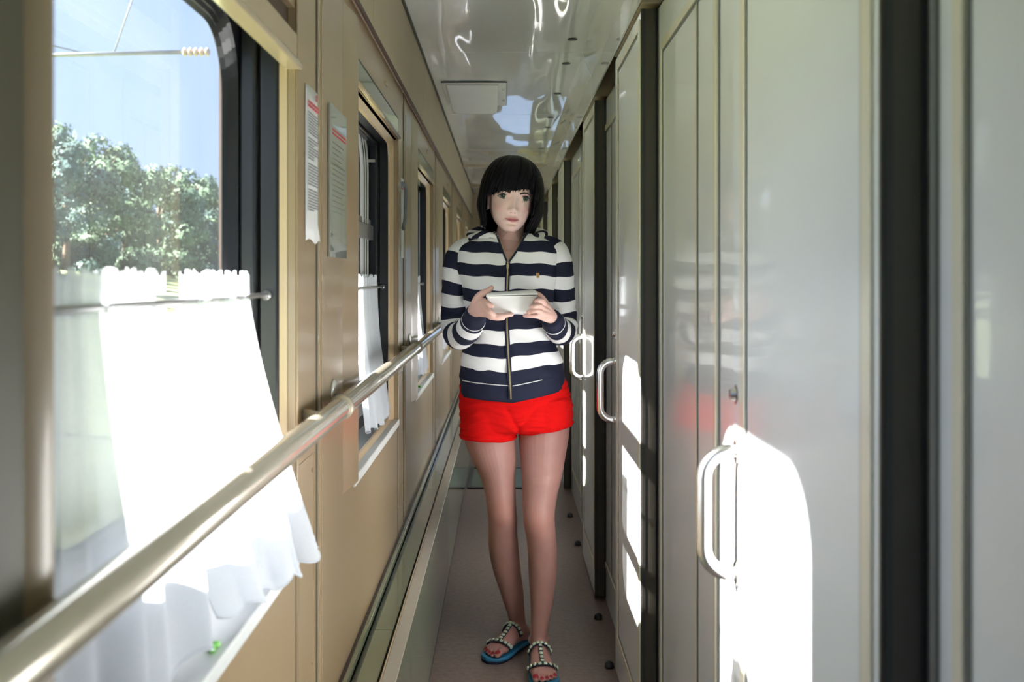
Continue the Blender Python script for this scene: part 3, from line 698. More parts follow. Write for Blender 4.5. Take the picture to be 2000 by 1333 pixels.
# --- head, in its own frame: x to the picture's right, -y the face, z up, origin between the ears at eye height
HS = 1.045
HC = at(1003.5, 389, 3.33)+Vector((-.008, .088, .004))
HM = Matrix.Translation(HC) @ Matrix.Rotation(math.radians(7), 4, 'Z') @ Matrix.Rotation(math.radians(6.5), 4, 'Y') @ Matrix.Rotation(math.radians(0), 4, 'X') @ Matrix.Scale(HS, 4)
HI = HM.inverted()
hz = [-.106, -.101, -.092, -.080, -.067, -.050, -.030, -.010, .010, .030, .055, .080, .100, .115, .122]
hw = [.010, .020, .031, .0430, .0520, .0600, .0655, .068, .070, .072, .0725, .067, .055, .033, .010]
hf = [-.068, -.079, -.084, -.082, -.082, -.082, -.081, -.081, -.084, -.087, -.084, -.073, -.052, -.020, .005]
hb = [-.035, -.02, .008, .035, .055, .075, .088, .096, .100, .102, .100, .090, .070, .045, .025]
def HP(z):
    z = np.asarray(z, float); f = lambda A: (np.interp(z-.006, hz, A)+2*np.interp(z, hz, A)+np.interp(z+.006, hz, A))/4
    return f(hw), f(hf), f(hb)
G = lambda x, s: np.exp(-(x/s)**2)
def bumps(x, z):
    ax = np.abs(x)
    nz = np.interp(z, [-.053, -.0480, -.0435, -.036, -.028, -.012, .004, .016], [0, .003, .0125, .0175, .0140, .0078, .0028, 0])
    nw = np.interp(z, [-.05, -.038, -.02, .01], [.0105, .0100, .0078, .0070])
    b = nz*np.exp(-(x/nw)**2)
    b += .0065*G(ax-.0120, .0055)*G(z+.0405, .0055)
    b -= .0016*G(ax-.0065, .0030)*G(z+.048, .0025)
    b -= .0085*G(ax-.032, .0150)*G(z-.001, .0100)
    b -= .0035*G(ax-.016, .006)*G(z-.002, .009)
    b += .0042*G(ax-.032, .0125)*G(z+.0005, .0068)
    b += .0030*G(ax-.032, .020)*G(z-.019, .006)
    b += .0045*G(ax-.042, .017)*G(z+.030, .016)
    b += .0058*G(z+.0645, .0038)*np.exp(-(ax/.0175)**4)*(1-.28*G(x, .0035)*(z > -.065)) + .0064*G(z+.0728, .0042)*np.exp(-(ax/.0150)**4)
    b -= .0020*G(z+.0688, .0015)*np.exp(-(ax/.021)**4)
    b -= .0022*G(ax-.0235, .004)*G(z+.0675, .004)
    b -= .0028*G(z+.0835, .004)*G(x, .018) - .0045*G(z+.093, .009)*G(x, .016)
    b -= .0012*G(x, .0032)*G(z+.0575, .005)
    b -= .0016*np.exp(-((ax-.021-(-.045-z)*.35)/.003)**2)*G(z+.052, .010)
    return b
def front(x, z):
    """y of the face's skin at (x, z)"""
    w_, f_, b_ = HP(z); c = (f_+b_)/2; d = (b_-f_)/2
    return c-d*np.clip(1-np.abs(x/w_)**2.15, 0, 1)**(1/2.15)-bumps(x, z)
head = MB(); rings = []; NA = 150
for z in np.linspace(-.105, .1215, 150):
    w_, f_, b_ = HP(z); c = (f_+b_)/2; d = (b_-f_)/2; a = np.linspace(0, 2*PI, NA, endpoint=False)
    x = w_*np.sign(np.cos(a))*np.abs(np.cos(a))**(2/2.15); y = d*np.sign(np.sin(a))*np.abs(np.sin(a))**(2/2.15)
    fr_ = np.clip(-np.sin(a)*1.6, 0, 1); y = c+y-bumps(x, z)*fr_
    rings.append([HM @ Vector((x[k], y[k], z)) for k in range(NA)])
body = MB(); body.loft(rings)
for s in (-1, 1):       # ears
    rr_ = Matrix.Rotation(s*.25, 3, 'Z') @ Matrix.Rotation(.12, 3, 'X')
    for (dx, dy, dz, R) in ((.069, .012, -.008, (.006, .015, .025)), (.074, .016, .004, (.004, .012, .012)), (.070, .008, -.030, (.005, .008, .009))):
        e_ = MB(); e_.ico((s*dx, dy, dz), R, 3, rot=rr_); body.add([HM @ Vector(v) for v in e_.v], e_.f)
# neck and chest
nk = [(at(1001, 425, 3.445), .046, .050), (at(998, 445, 3.44), .0455, .049), (at(995, 460, 3.432), .046, .050), (at(993, 475, 3.425), .049, .053), (at(992, 488, 3.422), .060, .060), (at(991, 500, 3.42), .085, .072), (at(991, 512, 3.42), .105, .086)]
body.loft([ell(c, a, b, 36) for c, a, b in nk])
JR = [(455, 966, 1030, .058), (461, 950, 1047, .070), (468, 928, 1066, .080), (477, 906, 1082, .089), (488, 893, 1091, .098), (502, 888, 1093, .106), (520, 890, 1091, .114), (545, 900, 1087, .121), (575, 906, 1082, .122), (600, 909, 1077, .115), (630, 908, 1074, .108), (655, 906, 1077, .107), (680, 904, 1083, .110), (705, 902, 1091, .115), (730, 900, 1099, .120), (755, 898, 1104, .122), (778, 899, 1104, .121)]
YB = 3.42
def jrow(py):
    P = [r[0] for r in JR]; f = lambda i: (float(np.interp(py-5, P, [r[i] for r in JR]))+2*float(np.interp(py, P, [r[i] for r in JR]))+float(np.interp(py+5, P, [r[i] for r in JR])))/4
    l, r_, d = f(1), f(2), f(3); s = YB/2000
    return ((l+r_)/2-985)*s, (r_-l)/2*s, d
def tiltz(x, xc, py):
    wgt = max(0, min(1, (py-600)/150)); dx = (x-xc)
    return wgt*((.21*dx if dx > 0 else -.10*dx*-1*-1*-1) if True else 0) if False else wgt*(.20*max(0, dx)+.07*max(0, -dx))
tor = []
for py in (492, 505, 520, 545, 575, 600, 630, 655, 680, 705, 730, 750):
    xc, hw_, d = jrow(py); tor.append(ell((xc, YB, EYE-(py-543)*YB/2000), hw_-.014, d-.014, 44, 2.25))
body.loft(tor)
# legs (front view widths measured from the photo; y is the depth along the corridor)
LEG1 = [(955, 790, 3.43, 52, .096), (956, 830, 3.43, 51, .095), (957, 860, 3.43, 50, .092), (966, 900, 3.42, 43, .082), (972, 930, 3.415, 34.5, .071), (977, 965, 3.41, 30, .061), (980, 995, 3.41, 28.6, .056), (982, 1012, 3.415, 28.6, .055), (982, 1035, 3.435, 28.2, .054), (983, 1060, 3.46, 29.2, .057), (986, 1090, 3.485, 28.6, .057), (991, 1120, 3.50, 26.5, .051), (997, 1145, 3.515, 24, .045), (1003, 1175, 3.53, 20.5, .039), (1009, 1205, 3.55, 16.5, .034), (1012, 1228, 3.56, 17.0, .034), (1015, 1246, 3.565, 18, .036)]
LEG2 = [(1064, 780, 3.44, 51, .093), (1063, 820, 3.435, 50.5, .091), (1062, 850, 3.43, 49.5, .088), (1060, 895, 3.405, 44, .081), (1058.5, 930, 3.37, 39.5, .073), (1055, 965, 3.36, 34.5, .064), (1052.5, 1000, 3.345, 31.5, .057), (1053.5, 1025, 3.345, 30.5, .056), (1057.5, 1055, 3.36, 28.8, .056), (1059.5, 1085, 3.38, 28.4, .058), (1060, 1115, 3.39, 27.6, .056), (1059.5, 1145, 3.395, 25, .049), (1058, 1180, 3.395, 21.5, .042), (1055, 1215, 3.39, 18, .036), (1053, 1245, 3.385, 16.2, .033), (1053, 1265, 3.385, 17, .034)]
for L in (LEG1, LEG2):
    Q = catmull([np.array(l, float) for l in L], 4)
    body.loft([ell(at(q[0], q[1], q[2]), q[3]*q[2]/2000, q[4], 36) for q in Q])
# knee caps
for (px, py, Y, r) in ((980, 1003, 3.375, .024), (1051, 1028, 3.308, .025)):
    body.ico(at(px, py, Y), (r, .014, r*1.15), 3)
for (px, py, Y, s_) in ((1012, 1234, 3.56, 1), (1053, 1252, 3.385, 1)):
    for s in (-1, 1): body.ico(at(px, py, Y)+Vector((s*.027, .006, 0)), (.010, .012, .013), 2)
# feet
FEET = [(Vector((.080, 3.605, 0)), Vector((-.050, 3.400, 0)), 1), (Vector((.113, 3.440, 0)), Vector((.128, 3.180, 0)), -1)]
FT = [0, .04, .12, .22, .34, .48, .62, .74, .84, .90]
FW = [.012, .022, .028, .030, .030, .032, .037, .0415, .0415, .034]
FH = [.022, .040, .058, .078, .082, .066, .048, .036, .028, .020]
def foot_frame(i):
    H, T, side = FEET[i]; d = (T-H); L = d.length; d = d/L; n = Vector((-d.y, d.x, 0)); n = n if n.x > 0 else -n
    return H, d, n, L, side
SOLE = .020
for i in range(2):
    H, d, n, L, side = foot_frame(i); rg = []
    for t in np.linspace(0, .90, 26):
        w_ = float(np.interp(t, FT, FW)); h_ = float(np.interp(t, FT, FH)); off = side*.004*math.sin(PI*t)
        c = H+d*L*t; ring = []
        for k in range(28):
            a = 2*PI*k/28; u = math.cos(a); v = math.sin(a)
            zz = SOLE+h_/2+v*h_/2 if v > 0 else SOLE+h_/2+v*h_/2
            ww = w_*(1-.30*max(0, v)**1.5)
            ring.append(c+n*(u*ww*abs(u)**-.1 if u else 0)+n*off+Vector((0, 0, zz)))
        rg.append(ring)
    body.loft(rg)
    for j, (lat, t0, t1, r) in enumerate(((.030, .76, .985, .0125), (.010, .80, .985, .0088), (-.006, .80, .96, .0082), (-.020, .78, .925, .0080), (-.033, .75, .880, .0082))):
        p0 = H+d*L*t0+n*side*lat*.85+Vector((0, 0, SOLE+.012)); p1 = H+d*L*((t0+t1)/2+.02)+n*side*lat+Vector((0, 0, SOLE+r+.005)); p2 = H+d*L*t1+n*side*lat+Vector((0, 0, SOLE+r))
        body.capsule([p0, p1, p2], [r*1.05, r*.92, r*.95], 12)
# arms under the sleeves
ARM_L = [(938, 486, 3.42, .030), (912, 493, 3.42, .046), (897, 512, 3.42, .0485), (889, 555, 3.43, .0425), (887.5, 600, 3.43, .042), (888, 638, 3.42, .043), (896, 656, 3.38, .044), (910, 648, 3.32, .041), (922, 632, 3.26, .037), (928, 618, 3.22, .034), (930, 611, 3.205, .032)]
ARM_R = [(1050, 482, 3.42, .030), (1073, 489, 3.42, .046), (1088, 510, 3.42, .048), (1096, 560, 3.43, .0415), (1099, 600, 3.43, .0415), (1102, 630, 3.42, .042), (1099, 648, 3.38, .042), (1091, 645, 3.32, .039), (1084, 636, 3.27, .0355), (1078, 626, 3.225, .033), (1076, 622, 3.212, .031)]
for A in (ARM_L, ARM_R):
    Q = catmull([np.array(a, float) for a in A], 3)
    body.tube([at(q[0], q[1], q[2]) for q in Q], [max(.018, q[3]-.014) for q in Q], 20)
# hands: wrist, metacarpals, then five separate fingers each
def chain(P, R): body.capsule(catmull([at(*p) for p in P], 4), list(np.interp(np.linspace(0, 1, (len(P)-1)*4+1), np.linspace(0, 1, len(R)), R)), 14)
WL = (926, 606, 3.205)
for K in ((945, 589, 3.135), (947, 598, 3.128), (948, 607, 3.132), (948, 614, 3.15)): chain([WL, ((WL[0]+K[0])/2-1, (WL[1]+K[1])/2-.5, (WL[2]+K[2])/2), K], [.021, .0165, .0105])
chain([(945, 589, 3.135), (953, 593, 3.100), (961, 598, 3.098)], [.0095, .0085, .0072])                    # index, bent against the end of the box
chain([(947, 599, 3.128), (953, 607, 3.096), (962, 614, 3.100), (966, 617, 3.108)], [.0095, .0088, .0082, .008])
chain([(966, 617, 3.108), (982, 617, 3.115), (999, 615, 3.130)], [.0082, .0078, .0068])                    # middle, under the box
chain([(948, 608, 3.132), (956, 618, 3.105), (970, 622, 3.108), (983, 621.5, 3.118)], [.0092, .0085, .0078, .0068])   # ring
chain([(949, 614, 3.15), (960, 621, 3.140), (976, 620.5, 3.150)], [.0085, .0075, .0065])                      # little
chain([(927, 598, 3.19), (934, 582, 3.160), (943, 573, 3.145), (952, 569, 3.14), (960, 563, 3.145)], [.016, .0135, .0105, .0095, .0080])   # thumb
WR = (1077, 620, 3.215)
for K in ((1063, 596, 3.155), (1060, 604, 3.140), (1060, 613, 3.135), (1061, 621, 3.145)): chain([WR, ((WR[0]+K[0])/2+1, (WR[1]+K[1])/2, (WR[2]+K[2])/2), K], [.020, .0165, .0105])
chain([(1063, 596, 3.155), (1060, 588.5, 3.125), (1053, 587, 3.108), (1047, 589, 3.106)], [.0090, .0085, .0078, .0068])
chain([(1060, 604, 3.14), (1054, 598, 3.110), (1045, 598, 3.098), (1038, 600, 3.102)], [.0092, .0086, .0078, .0068])
chain([(1060, 613, 3.135), (1051, 607.5, 3.105), (1041, 608, 3.100), (1032, 610, 3.106)], [.0092, .0084, .0076, .0066])
chain([(1061, 621, 3.145), (1048, 618, 3.120), (1036, 617.5, 3.115), (1025, 617, 3.122)], [.0088, .0078, .0070, .0062])
chain([(1072, 608, 3.20), (1064, 592, 3.205), (1056, 580, 3.200), (1048, 574, 3.195)], [.014, .0125, .0100, .0085])
bme = voxel(body, .0021, 2, .5)
# colour of the skin: lips, eyeshadow, cheeks, knees, nails
nv = len(bme.vertices); co = np.empty(nv*3); bme.vertices.foreach_get('co', co); co = co.reshape(-1, 3)
Hn = np.array(HI); lc = co @ Hn[:3, :3].T + Hn[:3, 3]
base = np.array([.37, .195, .17]); col = np.tile(base, (nv, 1))  # leg tone darkened to stand in for dim light near the floor
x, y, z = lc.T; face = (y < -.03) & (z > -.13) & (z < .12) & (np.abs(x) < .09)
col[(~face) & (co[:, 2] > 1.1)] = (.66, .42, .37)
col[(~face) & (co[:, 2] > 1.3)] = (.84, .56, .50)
def blend(c, wgt): 
    global col
    wgt = np.clip(wgt, 0, 1)[:, None]; col = col*(1-wgt)+np.array(c)*wgt
col[face] = (.98, .70, .65)  # face tone lightened to offset the shade under the fringe
blend((.84, .40, .37), face*.5*G(np.abs(x)-.042, .018)*G(z+.034, .014))
sg_ = lambda v: 1/(1+np.exp(-v/.0007))
zc_ = -.0688+(np.abs(x)/.022)**2*.0020; lx = sg_((.0225-np.abs(x))*.8)
lipw = sg_(zc_+.0060*(1-(np.abs(x)/.0235)**1.6)-.0012*G(x, .004)-z)*sg_(z-(zc_-.0072*(1-(np.abs(x)/.0225)**2)))*lx
blend((.62, .15, .18), face*lipw*.9)
blend((.22, .06, .06), face*.75*G(z-zc_, .0012)*lx)  # shade between the lips painted in
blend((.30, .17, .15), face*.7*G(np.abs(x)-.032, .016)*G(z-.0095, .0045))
blend((.28, .10, .09), face*.85*G(np.abs(x)-.0065, .0030)*G(z+.0478, .0018))  # shade of the nostrils painted in
kn = lambda px, py, Y, r: np.exp(-np.sum((co-np.array(at(px, py, Y)))**2, 1)/r**2)
for p in ((980, 1000, 3.37), (1051, 1026, 3.30)): blend((.46, .20, .15), .45*kn(*p, .045))
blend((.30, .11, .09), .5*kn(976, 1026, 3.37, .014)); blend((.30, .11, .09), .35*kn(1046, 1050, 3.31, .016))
for i in range(2):      # painted toenails
    H, d, n, L, side = foot_frame(i)
    for lat, t1, r in ((.030, .985, .0125), (.010, .985, .0088), (-.006, .96, .0082), (-.020, .925, .0080), (-.033, .880, .0082)):
        c = np.array(H+d*L*(t1+.008)+n*side*lat+Vector((0, 0, SOLE+r*1.9))); blend((.25, .01, .02), (np.sum((co-c)**2, 1) < (r*.85)**2)*1.0)
for p in ((1046, 588, 3.098, .0055), (1037, 599, 3.094, .0055), (1031, 609, 3.098, .005), (1024, 615.5, 3.115, .005), (961, 561, 3.139, .006)):
    c = np.array(at(*p[:3])); blend((.80, .50, .46), (np.sum((co-c)**2, 1) < p[3]**2)*.6)
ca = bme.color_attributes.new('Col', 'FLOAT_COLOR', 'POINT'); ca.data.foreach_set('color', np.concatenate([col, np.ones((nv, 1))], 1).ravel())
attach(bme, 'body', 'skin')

# --- eyes, lashes, brows
for s in (-1, 1):
    cx = s*.0325; e_ = MB(); cols = []; NU, NV = 44, 22; R = .0175; vs = []
    W_, UP, DN = .0172, .0080, .0054; cy = float(front(np.array([cx]), np.array([0.0]))[0])+R-.0032
    lid = lambda u: (1-abs(u)**2.2)
    for i in range(NU+1):
        u = -1+2*i/NU
        for j in range(NV+1):
            v = j/NV; zz = (-DN+(UP+DN)*v)*lid(u)+.0011*u*s; xx = u*W_
            vs.append((cx+xx, cy-math.sqrt(max(0, R*R-xx*xx-zz*zz)), zz))
            r = math.hypot(xx-s*.0032, zz-.0012)
            c = (.012, .012, .012) if r < .0030 else ((.07, .09, .075) if r < .0062 else ((.02, .022, .02) if r < .0072 else (.80, .76, .74)))
            if math.hypot(xx-s*.0032-.0020, zz-.0036) < .0010: c = (1, 1, 1)  # painted catchlight on the iris
            cols.append((*c, 1))
    e_.add([HM @ Vector(v) for v in vs], [(i*(NV+1)+j, (i+1)*(NV+1)+j, (i+1)*(NV+1)+j+1, i*(NV+1)+j+1) for i in range(NU) for j in range(NV)])
    eo = e_.build('eye', 'eye_mat', woman, smooth=True); a_ = eo.data.color_attributes.new('Col', 'FLOAT_COLOR', 'POINT'); a_.data.foreach_set('color', np.array(cols).ravel())
    so = eo.modifiers.new('t', 'SOLIDIFY'); so.thickness = .002; so.offset = 0
    lash = MB(); up = []; lo = []
    for i in range(25):
        u = -1.08+2.16*i/24; xx = u*W_; zz = UP*max(0, lid(u))+.0011*u*s+.0004
        up.append(HM @ Vector((cx+xx, cy-math.sqrt(max(0, R*R-xx*xx-zz*zz))-.0006, zz+(.0018 if u*s > .8 else 0)*(abs(u)-.8)*4)))
        zz = -DN*max(0, lid(u))+.0011*u*s
        lo.append(HM @ Vector((cx+xx, cy-math.sqrt(max(0, R*R-xx*xx-zz*zz))-.0003, zz)))
    lash.tube(up, [-.0002+.0040*math.sin(PI*min(1, .15+i/24*.85 if s > 0 else .15+(24-i)/24*.85))**.6 for i in range(25)], 8)
    lash.tube(lo, .0011, 6); lash.build('eyelashes', 'lash', woman, smooth=True)
    bw = MB(); P = []
    for i in range(20):
        t = i/19; xb = s*(.0150+.038*t); zb = .0142+.0058*math.sin(PI*min(1, t*.9))-.0015*t-(.003*max(0, t-.7)/.3)
        P.append(HM @ Vector((xb, float(front(np.array([xb]), np.array([zb]))[0])-.0004, zb)))
    bw.tube(P, [(.0010, (.0034*(1-t_)**.7+.0005)) for t_ in np.linspace(.05, .97, 20)], 8); bw.build('eyebrow', 'brow', woman, smooth=True)
# small earring
MB().ico(HM @ Vector((-.0745, .002, -.040)), .0038, 2).build('earring', 'chrome', woman, smooth=True)

# --- hair: a bob with a swept fringe, built of many overlapping locks on a closed cap
def fringe_z(x): return float(np.interp(x, [-.085, -.068, -.055, -.035, 0, .03, .06], [-.002, .001, .0105, .0150, .0180, .0265, .0265]))
def S(phi, t, lift=0.):
    """phi 0 = face side, + toward the picture's right; t 0 crown .. 1 tip"""
    sx, cyy = math.sin(phi), -math.cos(phi)
    Rx, Ry = .0985+lift, (.105 if cyy < 0 else .112)+lift
    ph = (phi+PI) % (2*PI)-PI; d = math.degrees(ph)
    side = 1 if d > 0 else -1
    fr_lim = 41 if side > 0 else 57
    isf = abs(d) < fr_lim
    zeq = .005; zt = .140+lift; top = Vector((0, .018, 0))
    if isf:
        zend = fringe_z(sx*Rx)
    else:
        zend = -.118 if side > 0 else -.088
        zend += -.006*math.sin(ph*5)
        if abs(d) > 120: zend = -.120
    total = PI/2+max(0, (zeq-zend))/.10
    s = t*total
    aend = PI/2
    if isf: aend = math.acos(max(-1, min(1, (zend-zeq)/(zt-zeq)))); s = t*aend
    if s <= PI/2:
        r = math.sin(s)**.86; z = zeq+(zt-zeq)*math.cos(s)**.92 if s < PI/2 else zeq
        if isf: r *= 1.0
    else:
        q = (s-PI/2)*.10; z = zeq-q; e = q/.12
        r = 1+.05*math.sin(min(1, e*1.6)*PI)-(.22 if abs(d) < 100 else .30)*e**2.2
    p = Vector((sx*Rx*r, cyy*Ry*r, z))+top*(1-min(1, r))
    p.y += .008
    return p
hair = MB(); NPH, NT = 160, 44; grid = []
for i in range(NPH):
    ph = 2*PI*i/NPH; grid.append([HM @ S(ph, .02+j/NT*.975, -.004) for j in range(NT+1)])
hair.add([p for g_ in grid for p in g_]+[HM @ Vector((0, .026, .1365))], [(i*(NT+1)+j, ((i+1) % NPH)*(NT+1)+j, ((i+1) % NPH)*(NT+1)+j+1, i*(NT+1)+j+1) for i in range(NPH) for j in range(NT)]+[(NPH*(NT+1), ((i+1) % NPH)*(NT+1), i*(NT+1)) for i in range(NPH)])
# cut out the cells that would bridge the jump between fringe tips and side locks
L_ = len(hair.v); keep = []
for f in hair.f:
    P = [Vector(hair.v[k]) for k in f]
    if max((P[k]-P[(k+1) % len(P)]).length for k in range(len(P))) < .022: keep.append(f)
hair.f = keep; hair.mi = [0]*len(keep)
rs = random.Random(21)
def lock(ph0, t0, t1, lift, wdt, sweep, curl=0.):
    n = 16; P = []; R = []
    wob = rs.uniform(-.03, .03); fq = rs.uniform(2, 5)
    for i in range(n):
        q = i/(n-1); t = t0+(t1-t0)*q
        ph = ph0+sweep*q**1.5+wob*math.sin(q*fq)
        ph_ = ph
        if ph0 > -math.radians(57) and ph0 < math.radians(47): ph_ = max(-math.radians(56), min(math.radians(40), ph))
        p = S(ph_, min(t, 1.0), lift*(.35+.65*math.sin(PI*min(1, q*1.05))))
        if t > 1: p.z -= (t-1)*.11; 
        if curl and q > .6: p.x -= math.copysign(curl*(q-.6)**1.5, p.x)
        P.append(HM @ p); tp = min(1, q*6+.25)*(1-max(0, q-.55)/.45)**.75
        R.append((wdt*max(.07, tp), .0024*max(.2, tp)))
    # orient each flat lock along the skull: width runs round the head
    rings = []
    c0 = HM @ Vector((0, .02, .03))
    for i, p in enumerate(P):
        d = (P[min(i+1, n-1)]-P[max(i-1, 0)]).normalized(); o_ = (p-c0); o_ = (o_-d*o_.dot(d)).normalized(); s_ = d.cross(o_)
        rings.append([p+s_*math.cos(a)*R[i][0]+o_*math.sin(a)*R[i][1] for a in [2*PI*k/8 for k in range(8)]])
    hair.loft(rings)
for k in range(300):
    ph = rs.uniform(-PI, PI)
    while -math.radians(62) < ph < math.radians(48): ph = rs.uniform(-PI, PI)
    lock(ph, rs.uniform(.02, .12), rs.uniform(.88, 1.13), rs.uniform(-.002, .0065), rs.uniform(.004, .009), rs.uniform(-.05, .05))
for k in range(70):     # side locks beside the face
    s = rs.choice((-1, 1)); ph = s*math.radians(rs.uniform(43, 66) if s > 0 else rs.uniform(60, 78))
    lock(ph, rs.uniform(.03, .10), rs.uniform(.92, 1.12 if s > 0 else 1.02), rs.uniform(-.001, .004), rs.uniform(.004, .007), rs.uniform(-.02, .03)*s, .06 if s > 0 else .02)
for k in range(170):    # fringe, swept across the forehead
    ph = math.radians(rs.uniform(-46, 50)); lock(ph, rs.uniform(.03, .12), rs.uniform(.92, 1.06), rs.uniform(-.001, .006), rs.uniform(.004, .0110), rs.uniform(-.42, -.12))
for k in range(14):
    ph = math.radians(rs.uniform(30, 60)); lock(ph, .05, rs.uniform(1.1, 1.22), .004, .003, .05, .05)
ho = hair.build('hair', 'hair', woman, smooth=True)

# --- jacket
jk = MB()
NJ = 132; pys = list(np.linspace(455, 778, 96)); rows = []; uvs = []
BND = [452, 475, 496, 518, 541, 566, 590, 614, 643, 670, 695, 720, 900]
def vband(py): return 10-.5*float(np.interp(py, BND, list(range(12))+[11.9]))
for py in pys+[776, 770]:
    xc, hwid, d = jrow(py); inner = (py in (776, 770)) and len(rows) >= len(pys)
    if inner: hwid -= .006; d -= .006
    ring = []
    for k in range(NJ):
        a = 2*PI*k/NJ-PI/2; ca_, sa = math.cos(a), math.sin(a)
        ex = 2.3
        xx = hwid*math.copysign(abs(ca_)**(2/ex), ca_); yy = d*math.copysign(abs(sa)**(2/ex), sa)
        z = EYE-(py-543)*YB/2000+tiltz(xx, 0, py)
        # soft creases of the cloth
        cr = .0028*math.sin(xx*26+z*31)*math.sin(z*46+1.3)+.0022*math.sin(z*95+xx*40)*max(0, min(1, (py-560)/60))
        band = max(0, min(1, (py-742)/8)); cr = cr*(1-band)-.003*band*(1 if py < 777 else 1)
        bust = .010*(G(xx-.055, .04)+G(xx+.055, .04))*G((py-555)/1.0, 34) if sa < 0 else 0
        nrm = math.hypot(ca_, sa)
        ring.append((xc+xx*(1+cr/hwid), YB+yy-bust+(cr if sa > 0 else -cr), z)); uvs.append((k/NJ+.01, vband(py+1.5*math.sin(xx*30)+1.2*math.sin(xx*71)+(.045*abs(xx)*585*.5 if py < 600 else 0))))
    rows.append(ring)
def v_edges(py):
    if py > 513: return None
    l = float(np.interp(py, [452, 465, 490, 513], [962, 973, 982, 991.5])); r_ = float(np.interp(py, [452, 465, 490, 513], [1033, 1023, 1009, 992.5])); return l, r_
vs = [p for r_ in rows for p in r_]; fs = []
for i in range(len(rows)-1):
    for j in range(NJ):
        k = (j+1) % NJ; f = (i*NJ+j, i*NJ+k, (i+1)*NJ+k, (i+1)*NJ+j)
        c = sum((Vector(vs[q]) for q in f), Vector())/4; e = v_edges(pys[min(i, len(pys)-1)])
        if e and i < len(pys)-1 and c.y < YB and e[0] < 985+c.x*2000/c.y < e[1]: continue
        fs.append(f)
jk.add(vs, fs, 0, uvs)
def sleeve(A, phase, cuff_len=.055):
    Q = catmull([np.array(a, float) for a in A], 7); P = [at(q[0], q[1], q[2]) for q in Q]; R = [q[3] for q in Q]
    L = [0]
    for i in range(1, len(P)): L.append(L[-1]+(P[i]-P[i-1]).length)
    keep = [i for i in range(len(P)) if L[-1]-L[i] >= cuff_len*.9]; P2 = [P[i] for i in keep]; up = None; rings = []; uv = []; n = 40
    for i, p in enumerate(P2):
        d = (P2[min(i+1, len(P2)-1)]-P2[max(i-1, 0)]).normalized()
        if up is None: up = Vector((0, 1, 0))
        x_ = d.cross(up).normalized(); up = x_.cross(d).normalized(); r = R[i]; l = L[i]; ring = []
        for k in range(n):
            a = 2*PI*k/n; wr_ = 1+.035*math.sin(3*a+l*60)*math.sin(l*95)+.03*math.sin(l*170+2*a)*max(0, min(1, (l-.16)/.05))
            ring.append(p+(x_*math.cos(a)+up*math.sin(a))*r*wr_); uv.append((k/n+.01, 20+(phase-l)/.0865+.05*math.sin(a*2+l*20)))
        rings.append(ring)
    jk.loft(rings, cap=True, uv=uv); return P, R, L
sl = [sleeve(ARM_L, .113), sleeve(ARM_R, .137)]
jo = jk.build('jacket', 'stripe', woman, smooth=True)
so = jo.modifiers.new('t', 'SOLIDIFY'); so.thickness = .0025; so.offset = -1
for P, R, L in sl:
    idx = [i for i in range(len(P)) if L[-1]-L[i] < .055]; P2 = [P[i] for i in idx]; R2 = [R[i] for i in idx]
    cf = MB(); cf.tube(P2, [r*1.0+.001+(.0015 if i in (1, 2) else 0) for i, r in enumerate(R2)], 36); c_ = cf.build('cuff', 'navy', jo, smooth=True)
    a = P2[0]; d = (P2[1]-P2[0]).normalized(); pp = MB(); x_ = d.cross(Vector((0, 0, 1))).normalized(); u_ = x_.cross(d).normalized()
    pp.tube([a+d*.004+(x_*math.cos(t)+u_*math.sin(t))*(R2[0]+.0015) for t in np.linspace(0, 2*PI, 40)], .0017, 8, caps=False); pp.build('cuff_piping', 'white_cloth', jo, smooth=True)
def jfront(px, py, off=.0):
    """point on the front of the jacket"""
    Y = YB-.1
    for _ in range(4):
        X = (px-985)*Y/2000; xc, hwid, d = jrow(py); u = min(.98, abs((X-xc)/hwid)); xx = X-xc
        Y = YB-d*(1-u**2.3)**(1/2.3)-.010*(G(xx-.055, .04)+G(xx+.055, .04))*G(py-555, 34)-.0045-off
    return Vector((X, Y, EYE-(py-543)*YB/2000+tiltz(xx, 0, py)))
zl = [(992, 514), (991.5, 530), (990.5, 560), (990, 600), (990.5, 640), (992.5, 680), (995, 720), (997, 750), (998, 772)]
ZC = catmull([jfront(px, py) for px, py in zl], 6)
def ribbon(name, C, wdt, th, m_, parent, off=0.):
    q = MB(); rings = []
    for p in C:
        p = Vector(p); rings.append([p+Vector((-wdt, -off, 0)), p+Vector((-wdt, -off-th, 0)), p+Vector((wdt, -off-th, 0)), p+Vector((wdt, -off, 0))])
    q.loft(rings); return q.build(name, m_, parent)
zp = ribbon('zipper', ZC, .0075, .0022, 'navy', jo)
ribbon('zipper_teeth', ZC, .0024, .0018, 'brass', zp, .0022)
q = MB(); p = Vector(ZC[4]); q.box((p.x-.004, p.y-.010, p.z-.004), (p.x+.004, p.y-.004, p.z+.010)); q.tube([p+Vector((0, -.009, -.002)), p+Vector((0, -.0095, -.022))], [.0022, .0034], 8); q.build('zipper_pull', 'brass', zp, bevel=.001)
for s in (0, 1):        # open zip edges up to the neck
    E = []
    for py in (513, 500, 485, 470, 460, 453):
        e = v_edges(py); xc, hwid, d = jrow(py); Y = YB-d*.93; px = e[s]
        X = (px-985)*Y/2000; u = min(.97, abs((X-xc)/hwid)); Y = YB-d*(1-u**2.3)**(1/2.3)-.004; E.append(at(px, py, Y))
    E = catmull(E, 4); t_ = MB(); t_.tube(E, .0042, 10); t_.build('neck_edge', 'navy', jo, smooth=True)
    t_ = MB(); t_.tube([p+np.array((.003*(1 if s == 0 else -1), -.003, 0)) for p in E], .0015, 8); t_.build('zipper_teeth', 'brass', zp, smooth=True)
